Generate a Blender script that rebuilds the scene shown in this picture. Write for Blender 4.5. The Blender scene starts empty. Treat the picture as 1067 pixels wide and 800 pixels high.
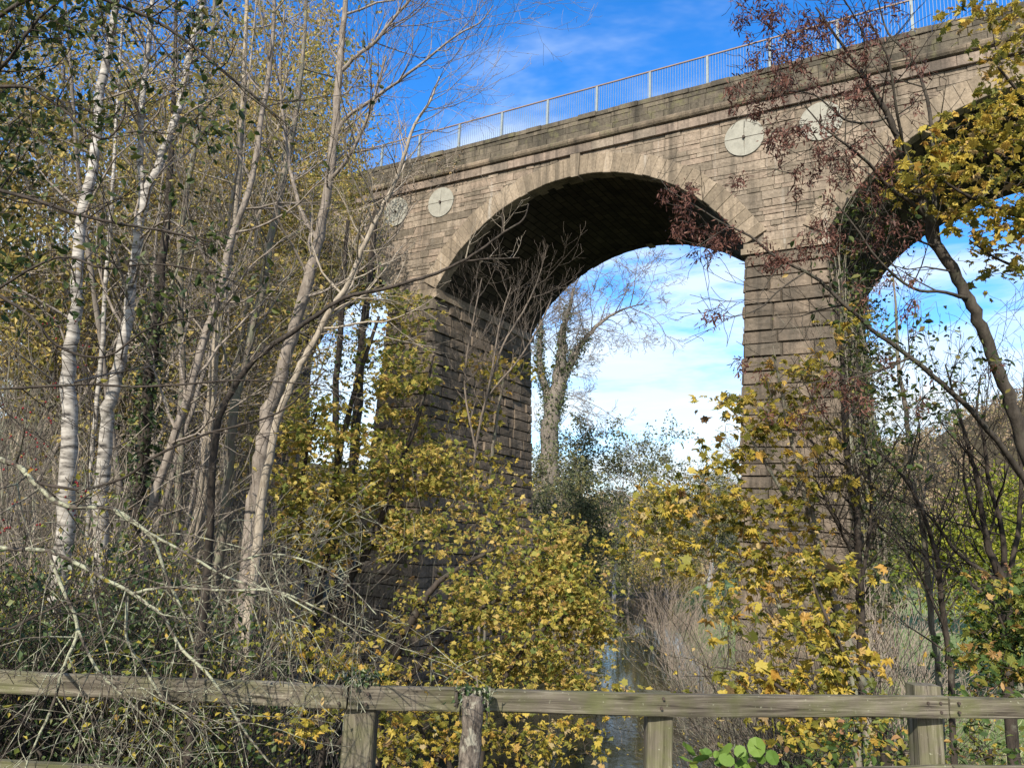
import bpy, math, random
import numpy as np
from mathutils import Vector, Matrix

SC = bpy.context.scene
COL = SC.collection
rnd = random.Random(7)
rng = np.random.default_rng(7)

# ------------------------------------------------------------------ camera (eye at the origin, X along the viaduct, Y away from us)
FPX, PW, PH = 807.0, 1067.0, 800.0
YAW, PIT, ROL = 0.5563, 0.20038, 0.04241
_f = np.array([-math.sin(YAW)*math.cos(PIT), math.cos(YAW)*math.cos(PIT), math.sin(PIT)])
_r = np.array([math.cos(YAW), math.sin(YAW), 0.0])
_u = np.cross(_r, _f)
CR = _r*math.cos(ROL)+_u*math.sin(ROL)
CU = -_r*math.sin(ROL)+_u*math.cos(ROL)
GA = np.array([math.cos(YAW), math.sin(YAW)])       # ground axes: to the right / forward
GB = np.array([-math.sin(YAW), math.cos(YAW)])

def ray(px, py):
    return _f + CR*(px-PW/2)/FPX + CU*(PH/2-py)/FPX
def at(px, py, d):
    return ray(px, py)*d
def on_z(px, py, z):
    r = ray(px, py)
    return r*(z/r[2])

cam = bpy.data.cameras.new('camera')
co = bpy.data.objects.new('camera', cam)
COL.objects.link(co)
cam.sensor_width = 36.0
cam.lens = FPX/PW*36.0
cam.clip_end = 3000
cam.clip_start = 0.05
M = Matrix.Identity(4)
for i in range(3):
    M[i][0] = CR[i]; M[i][1] = CU[i]; M[i][2] = -_f[i]
co.matrix_world = M
SC.camera = co

# ------------------------------------------------------------------ terrain function
def sm(t):
    t = np.clip(t, 0, 1)
    return t*t*(3-2*t)
WATER = -6.3
RB = [-40, 0, 10, 23, 35, 45, 60, 90, 130, 200, 700]
RC = [-2, 1.6, 2.6, 4.2, 5.2, 6.4, 8.6, 14, 30, 70, 500]
def river_c(b):
    return np.interp(b, RB, RC)
def ground(x, y):
    x = np.asarray(x, float); y = np.asarray(y, float)
    a = x*GA[0]+y*GA[1]; b = x*GB[0]+y*GB[1]
    d = a-river_c(b)
    hw = np.interp(b, [0, 20, 40, 80], [2.6, 3.0, 3.0, 3.4])
    # left bank and the wooded slope above it
    s = -d-hw
    wl = np.interp(b, [0, 6, 15, 35, 60], [2.0, 3.0, 8.0, 9.0, 14])
    zl = np.interp(b, [-10, 4, 9, 16, 26, 35, 60], [-1.9, -1.95, -2.4, -4.2, -5.4, -5.6, -4.8])
    ml = sm(s/wl)
    left = (WATER-.8)+(zl-WATER+.8)*ml + np.clip(s-wl-1, 0, 120)*.20*np.clip((b-6)/10, .25, 1)
    # right bank, then the flat meadow
    s2 = d-hw
    zr = np.interp(b, [-10, 4, 8, 20, 40, 120], [-2.2, -2.5, -3.6, -4.5, -4.4, -4.0])
    right = (WATER-.8)+(zr-WATER+.8)*sm(s2/np.interp(b, [0, 10, 30], [3, 4, 4.5]))
    z = np.where(d < 0, left, right)
    r = np.hypot(a, b)
    ang = np.arctan2(a, b)
    hill = 80*sm((r-110)/330)*sm((ang-.15)/.5)
    z = z+hill
    z = z + .10*np.sin(x*1.3+.7*y)*np.cos(y*.9-.4*x) + .05*np.sin(3.1*x)*np.sin(2.7*y+1)
    return z
def gz(x, y):
    return float(ground(x, y))
def foot(px, depth, sink=.15):
    """point on the ground below image column px at that depth"""
    p = ray(px, 560)*depth
    return np.array([p[0], p[1], gz(p[0], p[1])-sink])

# ------------------------------------------------------------------ materials
def new_mat(name):
    m = bpy.data.materials.new(name)
    m.use_nodes = True
    nt = m.node_tree
    for n in list(nt.nodes):
        nt.nodes.remove(n)
    out = nt.nodes.new('ShaderNodeOutputMaterial')
    return m, nt, out
def N(nt, t, **kw):
    n = nt.nodes.new(t)
    for k, v in kw.items():
        if k in n.inputs.keys():
            n.inputs[k].default_value = v
        else:
            setattr(n, k, v)
    return n
def ramp(nt, stops, interp='LINEAR'):
    n = nt.nodes.new('ShaderNodeValToRGB')
    e = n.color_ramp.elements
    n.color_ramp.interpolation = interp
    while len(e) < len(stops):
        e.new(.5)
    for i, (p, c) in enumerate(stops):
        e[i].position = p
        e[i].color = tuple(c)+(1,) if len(c) == 3 else c
    return n
def mixc(nt, a, b, fac, mode='MIX'):
    n = nt.nodes.new('ShaderNodeMix')
    n.data_type = 'RGBA'; n.blend_type = mode
    L = nt.links
    for s, v in ((0, fac), (6, a), (7, b)):
        if isinstance(v, (int, float)):
            n.inputs[s].default_value = v
        elif isinstance(v, tuple):
            n.inputs[s].default_value = v+(1,) if len(v) == 3 else v
        else:
            L.new(v, n.inputs[s])
    return n.outputs[2]

def leaf_mat(name, stops, trans=.4, rough=.55):
    m, nt, out = new_mat(name)
    L = nt.links
    g = N(nt, 'ShaderNodeNewGeometry')
    r = ramp(nt, stops)
    L.new(g.outputs['Random Per Island'], r.inputs['Fac'])
    p = N(nt, 'ShaderNodeBsdfPrincipled', Roughness=rough)
    p.inputs['Specular IOR Level'].default_value = .3
    L.new(r.outputs[0], p.inputs['Base Color'])
    t = N(nt, 'ShaderNodeBsdfTranslucent')
    L.new(r.outputs[0], t.inputs['Color'])
    mx = N(nt, 'ShaderNodeMixShader', Fac=trans)
    L.new(p.outputs[0], mx.inputs[1]); L.new(t.outputs[0], mx.inputs[2])
    L.new(mx.outputs[0], out.inputs['Surface'])
    return m

def bark_mat(name, c1, c2, c3=None, scale=8, zs=.25, bump=.5, lich=.5):
    m, nt, out = new_mat(name)
    L = nt.links
    tc = N(nt, 'ShaderNodeTexCoord')
    mp = N(nt, 'ShaderNodeMapping'); mp.inputs['Scale'].default_value = (1, 1, zs)
    L.new(tc.outputs['Object'], mp.inputs['Vector'])
    n1 = N(nt, 'ShaderNodeTexNoise', Scale=scale*3, Detail=6.0, Roughness=.65)
    L.new(mp.outputs[0], n1.inputs['Vector'])
    r1 = ramp(nt, [(.35, c1), (.65, c2)])
    L.new(n1.outputs['Fac'], r1.inputs[0])
    col = r1.outputs[0]
    if c3:
        n2 = N(nt, 'ShaderNodeTexNoise', Scale=scale, Detail=5.0, Roughness=.7)
        L.new(tc.outputs['Object'], n2.inputs['Vector'])
        r2 = ramp(nt, [(lich-.04, (0, 0, 0)), (lich+.06, (1, 1, 1))])
        L.new(n2.outputs['Fac'], r2.inputs[0])
        col = mixc(nt, col, c3, r2.outputs[0])
    p = N(nt, 'ShaderNodeBsdfPrincipled', Roughness=.85)
    p.inputs['Specular IOR Level'].default_value = .2
    L.new(col, p.inputs['Base Color'])
    b = N(nt, 'ShaderNodeBump', Strength=bump, Distance=.02)
    L.new(n1.outputs['Fac'], b.inputs['Height']); L.new(b.outputs[0], p.inputs['Normal'])
    L.new(p.outputs[0], out.inputs['Surface'])
    return m

def stone_mat(name, stops, dark=(.05, .045, .035), stain=.45, bump=.6, green=None, pale=False):
    m, nt, out = new_mat(name)
    L = nt.links
    tc = N(nt, 'ShaderNodeTexCoord')
    g = N(nt, 'ShaderNodeNewGeometry')
    r = ramp(nt, stops)
    L.new(g.outputs['Random Per Island'], r.inputs[0])
    n1 = N(nt, 'ShaderNodeTexNoise', Scale=.55, Detail=6.0, Roughness=.65)
    mp = N(nt, 'ShaderNodeMapping'); mp.inputs['Scale'].default_value = (1.5, 1.5, .6)
    L.new(tc.outputs['Object'], mp.inputs[0]); L.new(mp.outputs[0], n1.inputs['Vector'])
    n2 = N(nt, 'ShaderNodeTexNoise', Scale=9.0, Detail=8.0, Roughness=.7)
    L.new(tc.outputs['Object'], n2.inputs['Vector'])
    r2 = ramp(nt, [(.3, (.62, .6, .58)), (.7, (1.25, 1.22, 1.18))])
    L.new(n2.outputs['Fac'], r2.inputs[0])
    col = mixc(nt, r.outputs[0], r2.outputs[0], 1.0, 'MULTIPLY')
    r1 = ramp(nt, [(stain-.02, (0, 0, 0)), (stain+.22, (.85, .85, .85))])
    L.new(n1.outputs['Fac'], r1.inputs[0])
    col = mixc(nt, col, dark, r1.outputs[0])
    mp4 = N(nt, 'ShaderNodeMapping'); mp4.inputs['Scale'].default_value = (1.9, 1.9, .10)
    L.new(tc.outputs['Object'], mp4.inputs[0])
    n4 = N(nt, 'ShaderNodeTexNoise', Scale=1.0, Detail=7.0, Roughness=.7)
    L.new(mp4.outputs[0], n4.inputs['Vector'])
    r4 = ramp(nt, [(.50, (0, 0, 0)), (.66, (.75, .75, .75))])
    L.new(n4.outputs['Fac'], r4.inputs[0])
    col = mixc(nt, col, tuple(c*.7 for c in dark), r4.outputs[0])
    r5 = ramp(nt, [(.30, (.5, .5, .5)), (.40, (0, 0, 0))])
    L.new(n4.outputs['Fac'], r5.inputs[0])
    col = mixc(nt, col, (.40, .375, .33), r5.outputs[0]) if pale else col
    if green:
        n3 = N(nt, 'ShaderNodeTexNoise', Scale=1.7, Detail=5.0, Roughness=.7)
        L.new(tc.outputs['Object'], n3.inputs['Vector'])
        r3 = ramp(nt, [(.53, (0, 0, 0)), (.68, (.8, .8, .8))])
        L.new(n3.outputs['Fac'], r3.inputs[0])
        col = mixc(nt, col, green, r3.outputs[0])
    p = N(nt, 'ShaderNodeBsdfPrincipled', Roughness=.92)
    p.inputs['Specular IOR Level'].default_value = .15
    L.new(col, p.inputs['Base Color'])
    b = N(nt, 'ShaderNodeBump', Strength=bump, Distance=.06)
    L.new(n2.outputs['Fac'], b.inputs['Height']); L.new(b.outputs[0], p.inputs['Normal'])
    L.new(p.outputs[0], out.inputs['Surface'])
    return m

MAT = {}
MAT['spandrel'] = stone_mat('buff_sandstone', [(0, (.135, .115, .088)), (.3, (.225, .188, .145)), (.55, (.27, .215, .168)), (.8, (.30, .25, .195)), (1, (.17, .145, .115))], dark=(.09, .076, .058), stain=.47, pale=True)
MAT['ring'] = stone_mat('dressed_sandstone', [(0, (.20, .165, .122)), (.5, (.26, .213, .158)), (1, (.305, .252, .19))], dark=(.105, .088, .066), stain=.49, bump=.35, pale=True)
MAT['pier'] = stone_mat('weathered_gritstone', [(0, (.11, .092, .072)), (.4, (.18, .146, .113)), (.75, (.22, .176, .134)), (1, (.145, .125, .098))], dark=(.065, .057, .046), stain=.44)
MAT['parapet'] = stone_mat('blackened_gritstone', [(0, (.075, .067, .052)), (.5, (.115, .10, .077)), (1, (.16, .138, .105))], dark=(.042, .038, .03), stain=.48, green=(.13, .122, .065))
MAT['mould'] = stone_mat('stained_cornice_stone', [(0, (.13, .11, .08)), (1, (.24, .19, .14))], dark=(.06, .052, .04), stain=.44, green=(.15, .14, .08))
MAT['frieze'] = stone_mat('pale_frieze_stone', [(0, (.19, .155, .125)), (.5, (.27, .215, .175)), (1, (.24, .21, .17))], dark=(.07, .06, .05), stain=.44)
MAT['joint'] = stone_mat('dark_joint', [(0, (.05, .042, .034)), (1, (.07, .06, .045))], dark=(.03, .026, .02))
MAT['mortar'] = stone_mat('pale_mortar', [(0, (.15, .13, .105)), (1, (.19, .165, .135))], dark=(.07, .06, .05))
MAT['soffit_block'] = stone_mat('dark_soffit_stone', [(0, (.03, .025, .02)), (1, (.07, .06, .048))], dark=(.015, .013, .01), stain=.45)  # back arch rings, much darker than the front ring stone

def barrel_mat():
    m, nt, out = new_mat('dark_vault_stone')  # vault stone, much darker than the piers
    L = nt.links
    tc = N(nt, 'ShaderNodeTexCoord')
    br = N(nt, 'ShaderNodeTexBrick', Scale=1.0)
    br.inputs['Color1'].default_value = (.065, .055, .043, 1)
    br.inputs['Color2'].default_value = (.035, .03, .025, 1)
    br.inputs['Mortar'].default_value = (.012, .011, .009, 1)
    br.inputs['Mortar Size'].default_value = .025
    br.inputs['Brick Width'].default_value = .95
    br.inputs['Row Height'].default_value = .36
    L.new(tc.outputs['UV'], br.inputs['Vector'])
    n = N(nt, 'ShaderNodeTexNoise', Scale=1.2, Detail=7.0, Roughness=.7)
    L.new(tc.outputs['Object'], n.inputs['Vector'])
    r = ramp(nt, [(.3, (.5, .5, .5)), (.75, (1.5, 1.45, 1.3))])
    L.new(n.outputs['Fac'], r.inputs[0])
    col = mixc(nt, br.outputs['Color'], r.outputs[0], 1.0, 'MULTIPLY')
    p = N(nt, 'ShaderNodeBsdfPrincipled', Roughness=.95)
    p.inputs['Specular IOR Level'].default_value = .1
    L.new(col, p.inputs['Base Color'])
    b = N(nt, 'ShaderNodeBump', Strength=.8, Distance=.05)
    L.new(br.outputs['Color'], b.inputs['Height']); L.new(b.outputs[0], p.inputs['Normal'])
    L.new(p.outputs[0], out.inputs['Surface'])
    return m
MAT['barrel'] = barrel_mat()

def metal_mat(name, col, rough=.5, noise=.25):
    m, nt, out = new_mat(name)
    L = nt.links
    tc = N(nt, 'ShaderNodeTexCoord')
    n = N(nt, 'ShaderNodeTexNoise', Scale=4.0, Detail=6.0, Roughness=.7)
    L.new(tc.outputs['Object'], n.inputs['Vector'])
    r = ramp(nt, [(.3, tuple(c*(1-noise) for c in col)), (.7, tuple(min(1, c*(1+noise*.5)) for c in col))])
    L.new(n.outputs['Fac'], r.inputs[0])
    p = N(nt, 'ShaderNodeBsdfPrincipled', Roughness=rough)
    L.new(r.outputs[0], p.inputs['Base Color'])
    L.new(p.outputs[0], out.inputs['Surface'])
    return m
MAT['plate'] = metal_mat('pale_painted_iron', (.265, .255, .21), .8, .25)
MAT['bolt'] = metal_mat('rusty_bolt', (.05, .035, .025), .8)
MAT['rail_post'] = metal_mat('galvanised_post', (.21, .245, .245), .6)
MAT['rail_bar'] = metal_mat('grey_rail_paint', (.17, .195, .22), .6)
MAT['rail_top'] = metal_mat('rusted_handrail', (.20, .14, .11), .6)

def wood_mat():
    m, nt, out = new_mat('weathered_mossy_timber')
    L = nt.links
    tc = N(nt, 'ShaderNodeTexCoord')
    mp = N(nt, 'ShaderNodeMapping'); mp.inputs['Scale'].default_value = (2.6, 70, 70)
    L.new(tc.outputs['UV'], mp.inputs[0])
    n1 = N(nt, 'ShaderNodeTexNoise', Scale=1.0, Detail=8.0, Roughness=.65, Distortion=.6)
    L.new(mp.outputs[0], n1.inputs['Vector'])
    r1 = ramp(nt, [(.34, (.022, .018, .013)), (.42, (.085, .072, .054)), (.55, (.15, .13, .098)), (.72, (.27, .245, .19))])
    L.new(n1.outputs['Fac'], r1.inputs[0])
    n2 = N(nt, 'ShaderNodeTexNoise', Scale=6.0, Detail=7.0, Roughness=.7)
    L.new(tc.outputs['Object'], n2.inputs['Vector'])
    r2 = ramp(nt, [(.42, (0, 0, 0)), (.68, (.8, .8, .8))])
    L.new(n2.outputs['Fac'], r2.inputs[0])
    col = mixc(nt, r1.outputs[0], (.105, .11, .045), r2.outputs[0])
    n3 = N(nt, 'ShaderNodeTexNoise', Scale=60.0, Detail=6.0)
    L.new(tc.outputs['Object'], n3.inputs['Vector'])
    r3 = ramp(nt, [(.66, (0, 0, 0)), (.76, (.8, .8, .8))])
    L.new(n3.outputs['Fac'], r3.inputs[0])
    col = mixc(nt, col, (.33, .33, .24), r3.outputs[0])
    n4 = N(nt, 'ShaderNodeTexNoise', Scale=2.3, Detail=4.0)
    L.new(tc.outputs['Object'], n4.inputs['Vector'])
    r4 = ramp(nt, [(.3, (.55, .55, .55)), (.7, (1.2, 1.2, 1.2))])
    L.new(n4.outputs['Fac'], r4.inputs[0])
    col = mixc(nt, col, r4.outputs[0], 1.0, 'MULTIPLY')
    p = N(nt, 'ShaderNodeBsdfPrincipled', Roughness=.85)
    p.inputs['Specular IOR Level'].default_value = .2
    L.new(col, p.inputs['Base Color'])
    b = N(nt, 'ShaderNodeBump', Strength=.7, Distance=.006)
    L.new(n1.outputs['Fac'], b.inputs['Height']); L.new(b.outputs[0], p.inputs['Normal'])
    L.new(p.outputs[0], out.inputs['Surface'])
    return m
MAT['wood'] = wood_mat()

# barks
MAT['bark_grey'] = bark_mat('grey_bark', (.10, .085, .068), (.24, .20, .16), (.17, .17, .12), 6)
MAT['bark_pink'] = bark_mat('smooth_pinkish_bark', (.15, .125, .102), (.29, .25, .21), (.12, .10, .08), 5, .4, .3, .6)
MAT['bark_pale'] = bark_mat('pale_twig_bark', (.20, .165, .125), (.38, .33, .26), None, 8)
MAT['bark_dark'] = bark_mat('dark_bark', (.022, .018, .014), (.065, .052, .042), (.09, .085, .065), 6, .25, .5, .62)
MAT['bark_lichen'] = bark_mat('lichened_twig', (.045, .038, .03), (.12, .10, .08), (.32, .325, .225), 14, 1.0, .7, .49)
MAT['bark_hawtwig'] = bark_mat('brown_hawthorn_twig', (.05, .042, .033), (.17, .145, .11), (.31, .315, .22), 16, 1.0, .7, .53)
MAT['bark_far'] = bark_mat('distant_grey_bark', (.13, .11, .09), (.24, .21, .18), None, 5)
def birch_mat():
    m, nt, out = new_mat('white_birch_bark')
    L = nt.links
    tc = N(nt, 'ShaderNodeTexCoord')
    mp = N(nt, 'ShaderNodeMapping'); mp.inputs['Scale'].default_value = (3.0, 3.0, 13)
    L.new(tc.outputs['Object'], mp.inputs[0])
    n1 = N(nt, 'ShaderNodeTexNoise', Scale=1.3, Detail=5.0, Roughness=.7)
    L.new(mp.outputs[0], n1.inputs['Vector'])
    r1 = ramp(nt, [(.36, (.03, .026, .022)), (.44, (.20, .18, .155)), (.58, (.40, .37, .325)), (.8, (.54, .51, .45))])
    L.new(n1.outputs['Fac'], r1.inputs[0])
    n2 = N(nt, 'ShaderNodeTexNoise', Scale=2.6, Detail=5.0, Roughness=.7)
    L.new(tc.outputs['Object'], n2.inputs['Vector'])
    r2 = ramp(nt, [(.60, (0, 0, 0)), (.68, (.9, .9, .9))])
    L.new(n2.outputs['Fac'], r2.inputs[0])
    col = mixc(nt, r1.outputs[0], (.05, .045, .035), r2.outputs[0])
    p = N(nt, 'ShaderNodeBsdfPrincipled', Roughness=.7)
    L.new(col, p.inputs['Base Color'])
    b = N(nt, 'ShaderNodeBump', Strength=.4, Distance=.02)
    L.new(n1.outputs['Fac'], b.inputs['Height']); L.new(b.outputs[0], p.inputs['Normal'])
    L.new(p.outputs[0], out.inputs['Surface'])
    return m
MAT['birch'] = birch_mat()

# leaves
MAT['lf_maple'] = leaf_mat('yellow_maple_leaf', [(0, (.10, .115, .024)), (.2, (.23, .22, .04)), (.5, (.43, .34, .055)), (.76, (.55, .41, .075)), (.87, (.48, .28, .06)), (.95, (.52, .42, .21)), (1, (.17, .09, .04))])
MAT['lf_mapleg'] = leaf_mat('yellow_green_maple_leaf', [(0, (.07, .11, .022)), (.3, (.17, .20, .035)), (.6, (.32, .29, .045)), (.9, (.44, .35, .06)), (1, (.24, .14, .05))])
MAT['lf_syc'] = leaf_mat('yellowing_sycamore_leaf', [(0, (.12, .15, .03)), (.3, (.26, .26, .045)), (.65, (.42, .36, .06)), (.88, (.52, .43, .10)), (1, (.50, .47, .28))])
MAT['lf_ochre'] = leaf_mat('ochre_wood_leaf', [(0, (.14, .15, .04)), (.35, (.32, .28, .07)), (.7, (.50, .39, .11)), (1, (.44, .29, .11))])
MAT['lf_dark'] = leaf_mat('dark_green_leaf', [(0, (.018, .035, .010)), (.5, (.045, .07, .016)), (.85, (.10, .12, .025)), (1, (.17, .13, .035))], .3)
MAT['lf_ivy'] = leaf_mat('ivy_leaf', [(0, (.016, .03, .010)), (.5, (.045, .075, .024)), (.85, (.09, .125, .045)), (1, (.19, .20, .09))], .15, .4)
MAT['lf_willow'] = leaf_mat('greygreen_willow_leaf', [(0, (.07, .085, .04)), (.5, (.13, .145, .065)), (.85, (.21, .20, .085)), (1, (.30, .24, .08))])
MAT['lf_lime'] = leaf_mat('lime_leaf', [(0, (.12, .17, .018)), (.5, (.24, .28, .028)), (1, (.38, .36, .045))])
MAT['lf_hill'] = leaf_mat('autumn_hill_leaf', [(0, (.17, .13, .085)), (.35, (.28, .20, .125)), (.6, (.33, .23, .15)), (.8, (.34, .28, .11)), (1, (.17, .18, .08))], .2)
MAT['lf_mapley'] = leaf_mat('pale_yellow_maple_leaf', [(0, (.13, .17, .04)), (.2, (.27, .28, .065)), (.5, (.50, .41, .10)), (.82, (.62, .48, .14)), (.94, (.54, .36, .12)), (1, (.24, .14, .07))], .5)
MAT['seed'] = leaf_mat('brown_ash_key', [(0, (.05, .021, .015)), (.5, (.11, .045, .032)), (.9, (.18, .082, .058)), (1, (.27, .15, .11))], .25, .6)
MAT['lf_bramble'] = leaf_mat('bramble_leaf', [(0, (.03, .06, .015)), (.4, (.08, .13, .03)), (.7, (.20, .21, .04)), (.9, (.42, .28, .06)), (1, (.38, .20, .12))])
MAT['lf_round'] = leaf_mat('bright_round_leaf', [(0, (.10, .19, .035)), (.6, (.17, .27, .05)), (1, (.35, .33, .06))])
MAT['lf_litter'] = leaf_mat('fallen_leaf', [(0, (.07, .045, .03)), (.5, (.16, .10, .05)), (.85, (.28, .18, .08)), (1, (.40, .30, .12))], .1)
MAT['grass'] = leaf_mat('meadow_grass', [(0, (.13, .19, .065)), (.5, (.25, .31, .13)), (1, (.42, .42, .25))], .4)
MAT['berry'] = leaf_mat('dark_red_haw', [(0, (.12, .008, .010)), (1, (.24, .02, .02))], 0, .3)
MAT['lf_shrubred'] = leaf_mat('reddish_shrub_leaf', [(0, (.06, .02, .016)), (.6, (.12, .045, .03)), (1, (.22, .13, .06))])

# ------------------------------------------------------------------ mesh helpers
def np_mesh(name, V, starts, loops, mat, parent=None, smooth=False, uv=None):
    me = bpy.data.meshes.new(name)
    V = np.ascontiguousarray(V, np.float32)
    me.vertices.add(len(V)); me.vertices.foreach_set('co', V.ravel())
    loops = np.ascontiguousarray(loops, np.int32); starts = np.ascontiguousarray(starts, np.int32)
    me.loops.add(len(loops)); me.loops.foreach_set('vertex_index', loops)
    me.polygons.add(len(starts)); me.polygons.foreach_set('loop_start', starts)
    me.polygons.foreach_set('use_smooth', np.full(len(starts), bool(smooth)))
    if uv is not None:
        l = me.uv_layers.new(name='UVMap')
        l.data.foreach_set('uv', np.ascontiguousarray(uv, np.float32).ravel())
    me.update(calc_edges=True)
    me.materials.append(MAT[mat] if isinstance(mat, str) else mat)
    o = bpy.data.objects.new(name, me)
    COL.objects.link(o)
    if parent is not None:
        o.parent = parent
    return o

class Acc:
    """collects polygons, links them as one mesh"""
    def __init__(s):
        s.v = []; s.f = []; s.n = 0; s.uv = []
    def add(s, verts, faces, uvs=None):
        s.v.extend(verts)
        for f in faces:
            s.f.append([i+s.n for i in f])
        if uvs: s.uv.extend(uvs)
        s.n += len(verts)
    def box(s, p0, p1, T=None):
        x0, y0, z0 = p0; x1, y1, z1 = p1
        vs = [(x0, y0, z0), (x1, y0, z0), (x1, y1, z0), (x0, y1, z0), (x0, y0, z1), (x1, y0, z1), (x1, y1, z1), (x0, y1, z1)]
        if T: vs = [T(*v) for v in vs]
        s.add(vs, [(0, 3, 2, 1), (4, 5, 6, 7), (0, 1, 5, 4), (1, 2, 6, 5), (2, 3, 7, 6), (3, 0, 4, 7)])
    def quadblock(s, c, nrm, out, ch, rough):
        """rock faced stone: c = 4 wall-plane corners (ccw from outside), pushed out along nrm, arris chamfered by ch"""
        c = [np.asarray(q, float) for q in c]
        m = sum(c)/4
        nrm = np.asarray(nrm, float)
        fr = []
        for q in c:
            d = m-q
            l = np.linalg.norm(d)
            fr.append(q+d*min(.4, ch*1.4/max(l, 1e-6))+nrm*(out+rnd.uniform(-rough, rough)*.5))
        e = [(fr[i]+fr[(i+1) % 4])/2+nrm*rnd.uniform(-rough, rough) for i in range(4)]
        ctr = m+nrm*(out+rnd.uniform(-.3, 1.0)*rough)+ (fr[1]-fr[0])*rnd.uniform(-.2, .2)
        vs = c+fr+e+[ctr]
        F = []
        for i in range(4):
            j = (i+1) % 4
            F += [(i, j, 4+j, 8+i), (i, 8+i, 4+i), (4+i, 8+i, 12), (8+i, 4+j, 12)]
        s.add([tuple(v) for v in vs], F)
    def build(s, name, mat, parent=None, smooth=False):
        st = []; lp = []
        k = 0
        for f in s.f:
            st.append(k); lp.extend(f); k += len(f)
        return np_mesh(name, np.array(s.v), st, lp, mat, parent, smooth, np.array(s.uv) if s.uv else None)

def empty(name, loc):
    o = bpy.data.objects.new(name, None)
    o.location = Vector(loc)
    o.empty_display_size = .3
    COL.objects.link(o)
    return o
def tag(o, label=None, cat=None, group=None, kind=None):
    if label: o['label'] = label
    if cat: o['category'] = cat
    if group: o['group'] = group
    if kind: o['kind'] = kind
    return o
def copy_tree(o, parent=None):
    c = o.copy()
    COL.objects.link(c)
    if parent is not None: c.parent = parent
    for ch in list(o.children):
        copy_tree(ch, c)
    return c

# ------------------------------------------------------------------ tubes
def tubes(paths, name, mat, parent, origin, wob=.0):
    """paths: list of (points, radii, sides) -> one mesh"""
    VS = []; ST = []; LP = []; nv = 0; nl = 0
    o = np.asarray(origin, float)
    for pts, rad, k in paths:
        P = np.asarray(pts, float)-o
        n = len(P)
        if n < 2: continue
        R = np.asarray(rad, float)
        T = np.empty_like(P)
        T[1:-1] = P[2:]-P[:-2]; T[0] = P[1]-P[0]; T[-1] = P[-1]-P[-2]
        T /= np.linalg.norm(T, axis=1)[:, None]+1e-9
        m = T.mean(0)
        ref = np.array([1., 0, 0]) if abs(m[0]) < .6*np.linalg.norm(m)+1e-9 else np.array([0, 1., 0])
        A = np.cross(T, ref); A /= np.linalg.norm(A, axis=1)[:, None]+1e-9
        B = np.cross(T, A)
        th = np.arange(k)*2*math.pi/k
        cs = np.cos(th)[None, :, None]; sn = np.sin(th)[None, :, None]
        rr = R[:, None, None]
        if wob and k >= 7:
            rr = rr*(1+wob*rng.normal(0, 1, (n, k, 1)))
        V = P[:, None, :]+rr*(A[:, None, :]*cs+B[:, None, :]*sn)
        VS.append(V.reshape(-1, 3))
        i = np.arange(n-1)[:, None]*k; j = np.arange(k)[None, :]; j2 = (j+1) % k
        Q = np.stack([i+j, i+j2, i+k+j2, i+k+j], -1).reshape(-1, 4)+nv
        LP.append(Q.ravel()); ST.append(np.arange(len(Q))*4+nl)
        nl += len(Q)*4; nv += n*k
    if not VS: return None
    return np_mesh(name, np.concatenate(VS), np.concatenate(ST), np.concatenate(LP), mat, parent, True)

# ------------------------------------------------------------------ leaf templates (x across, y along, z curl)
def _maple():
    o = [(0, 0), (.16, -.06), (.36, .02), (.30, .16), (.56, .34), (.34, .40), (.30, .58), (.16, .56), (0, 1.0)]
    pts = o+[(-x, y) for x, y in reversed(o[1:-1])]
    ctr = (0, .33)
    V = [(ctr[0], ctr[1], .0)]+[(x, y, -.35*x*x-.18*(y-.33)**2+(.06 if i % 2 else -.04)) for i, (x, y) in enumerate(pts)]
    n = len(pts)
    F = [(0, 1+i, 1+(i+1) % n) for i in range(n)]
    return np.array(V), F
def _oval():
    V = [(0, 0, 0), (.26, .28, .05), (.27, .62, .04), (0, 1, -.10), (-.27, .62, .04), (-.26, .28, .05)]
    return np.array(V, float), [(0, 1, 2, 3), (0, 3, 4, 5)]
def _round():
    n = 9
    V = [(0, .45, -.05)]+[(.46*math.sin(2*math.pi*i/n), .45-.47*math.cos(2*math.pi*i/n), .03*(i % 2)) for i in range(n)]
    return np.array(V), [(0, 1+i, 1+(i+1) % n) for i in range(n)]
def _dia():
    V = [(0, 0, 0), (.3, .45, .06), (0, 1, -.05), (-.3, .45, .06)]
    return np.array(V, float), [(0, 1, 2, 3)]
def _key():
    V = [(0, 0, 0), (.13, .4, .02), (.08, .95, -.03), (-.08, 1.0, .03), (-.13, .4, 0)]
    return np.array(V, float), [(0, 1, 2, 3, 4)]
def _ivy():
    o = [(0, 0), (.34, .02), (.46, .34), (.22, .44), (0, 1.0)]
    pts = o+[(-x, y) for x, y in reversed(o[1:-1])]
    V = [(0, .3, .05)]+[(x, y, -.2*x*x) for x, y in pts]
    n = len(pts)
    return np.array(V), [(0, 1+i, 1+(i+1) % n) for i in range(n)]
def _blade():
    V = [(-.03, 0, 0), (.03, 0, 0), (.015, .6, .08), (0, 1, .25)]
    return np.array(V, float), [(0, 1, 2, 3)]
TPL = {'maple': _maple(), 'oval': _oval(), 'round': _round(), 'dia': _dia(), 'key': _key(), 'ivy': _ivy(), 'blade': _blade()}

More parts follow.
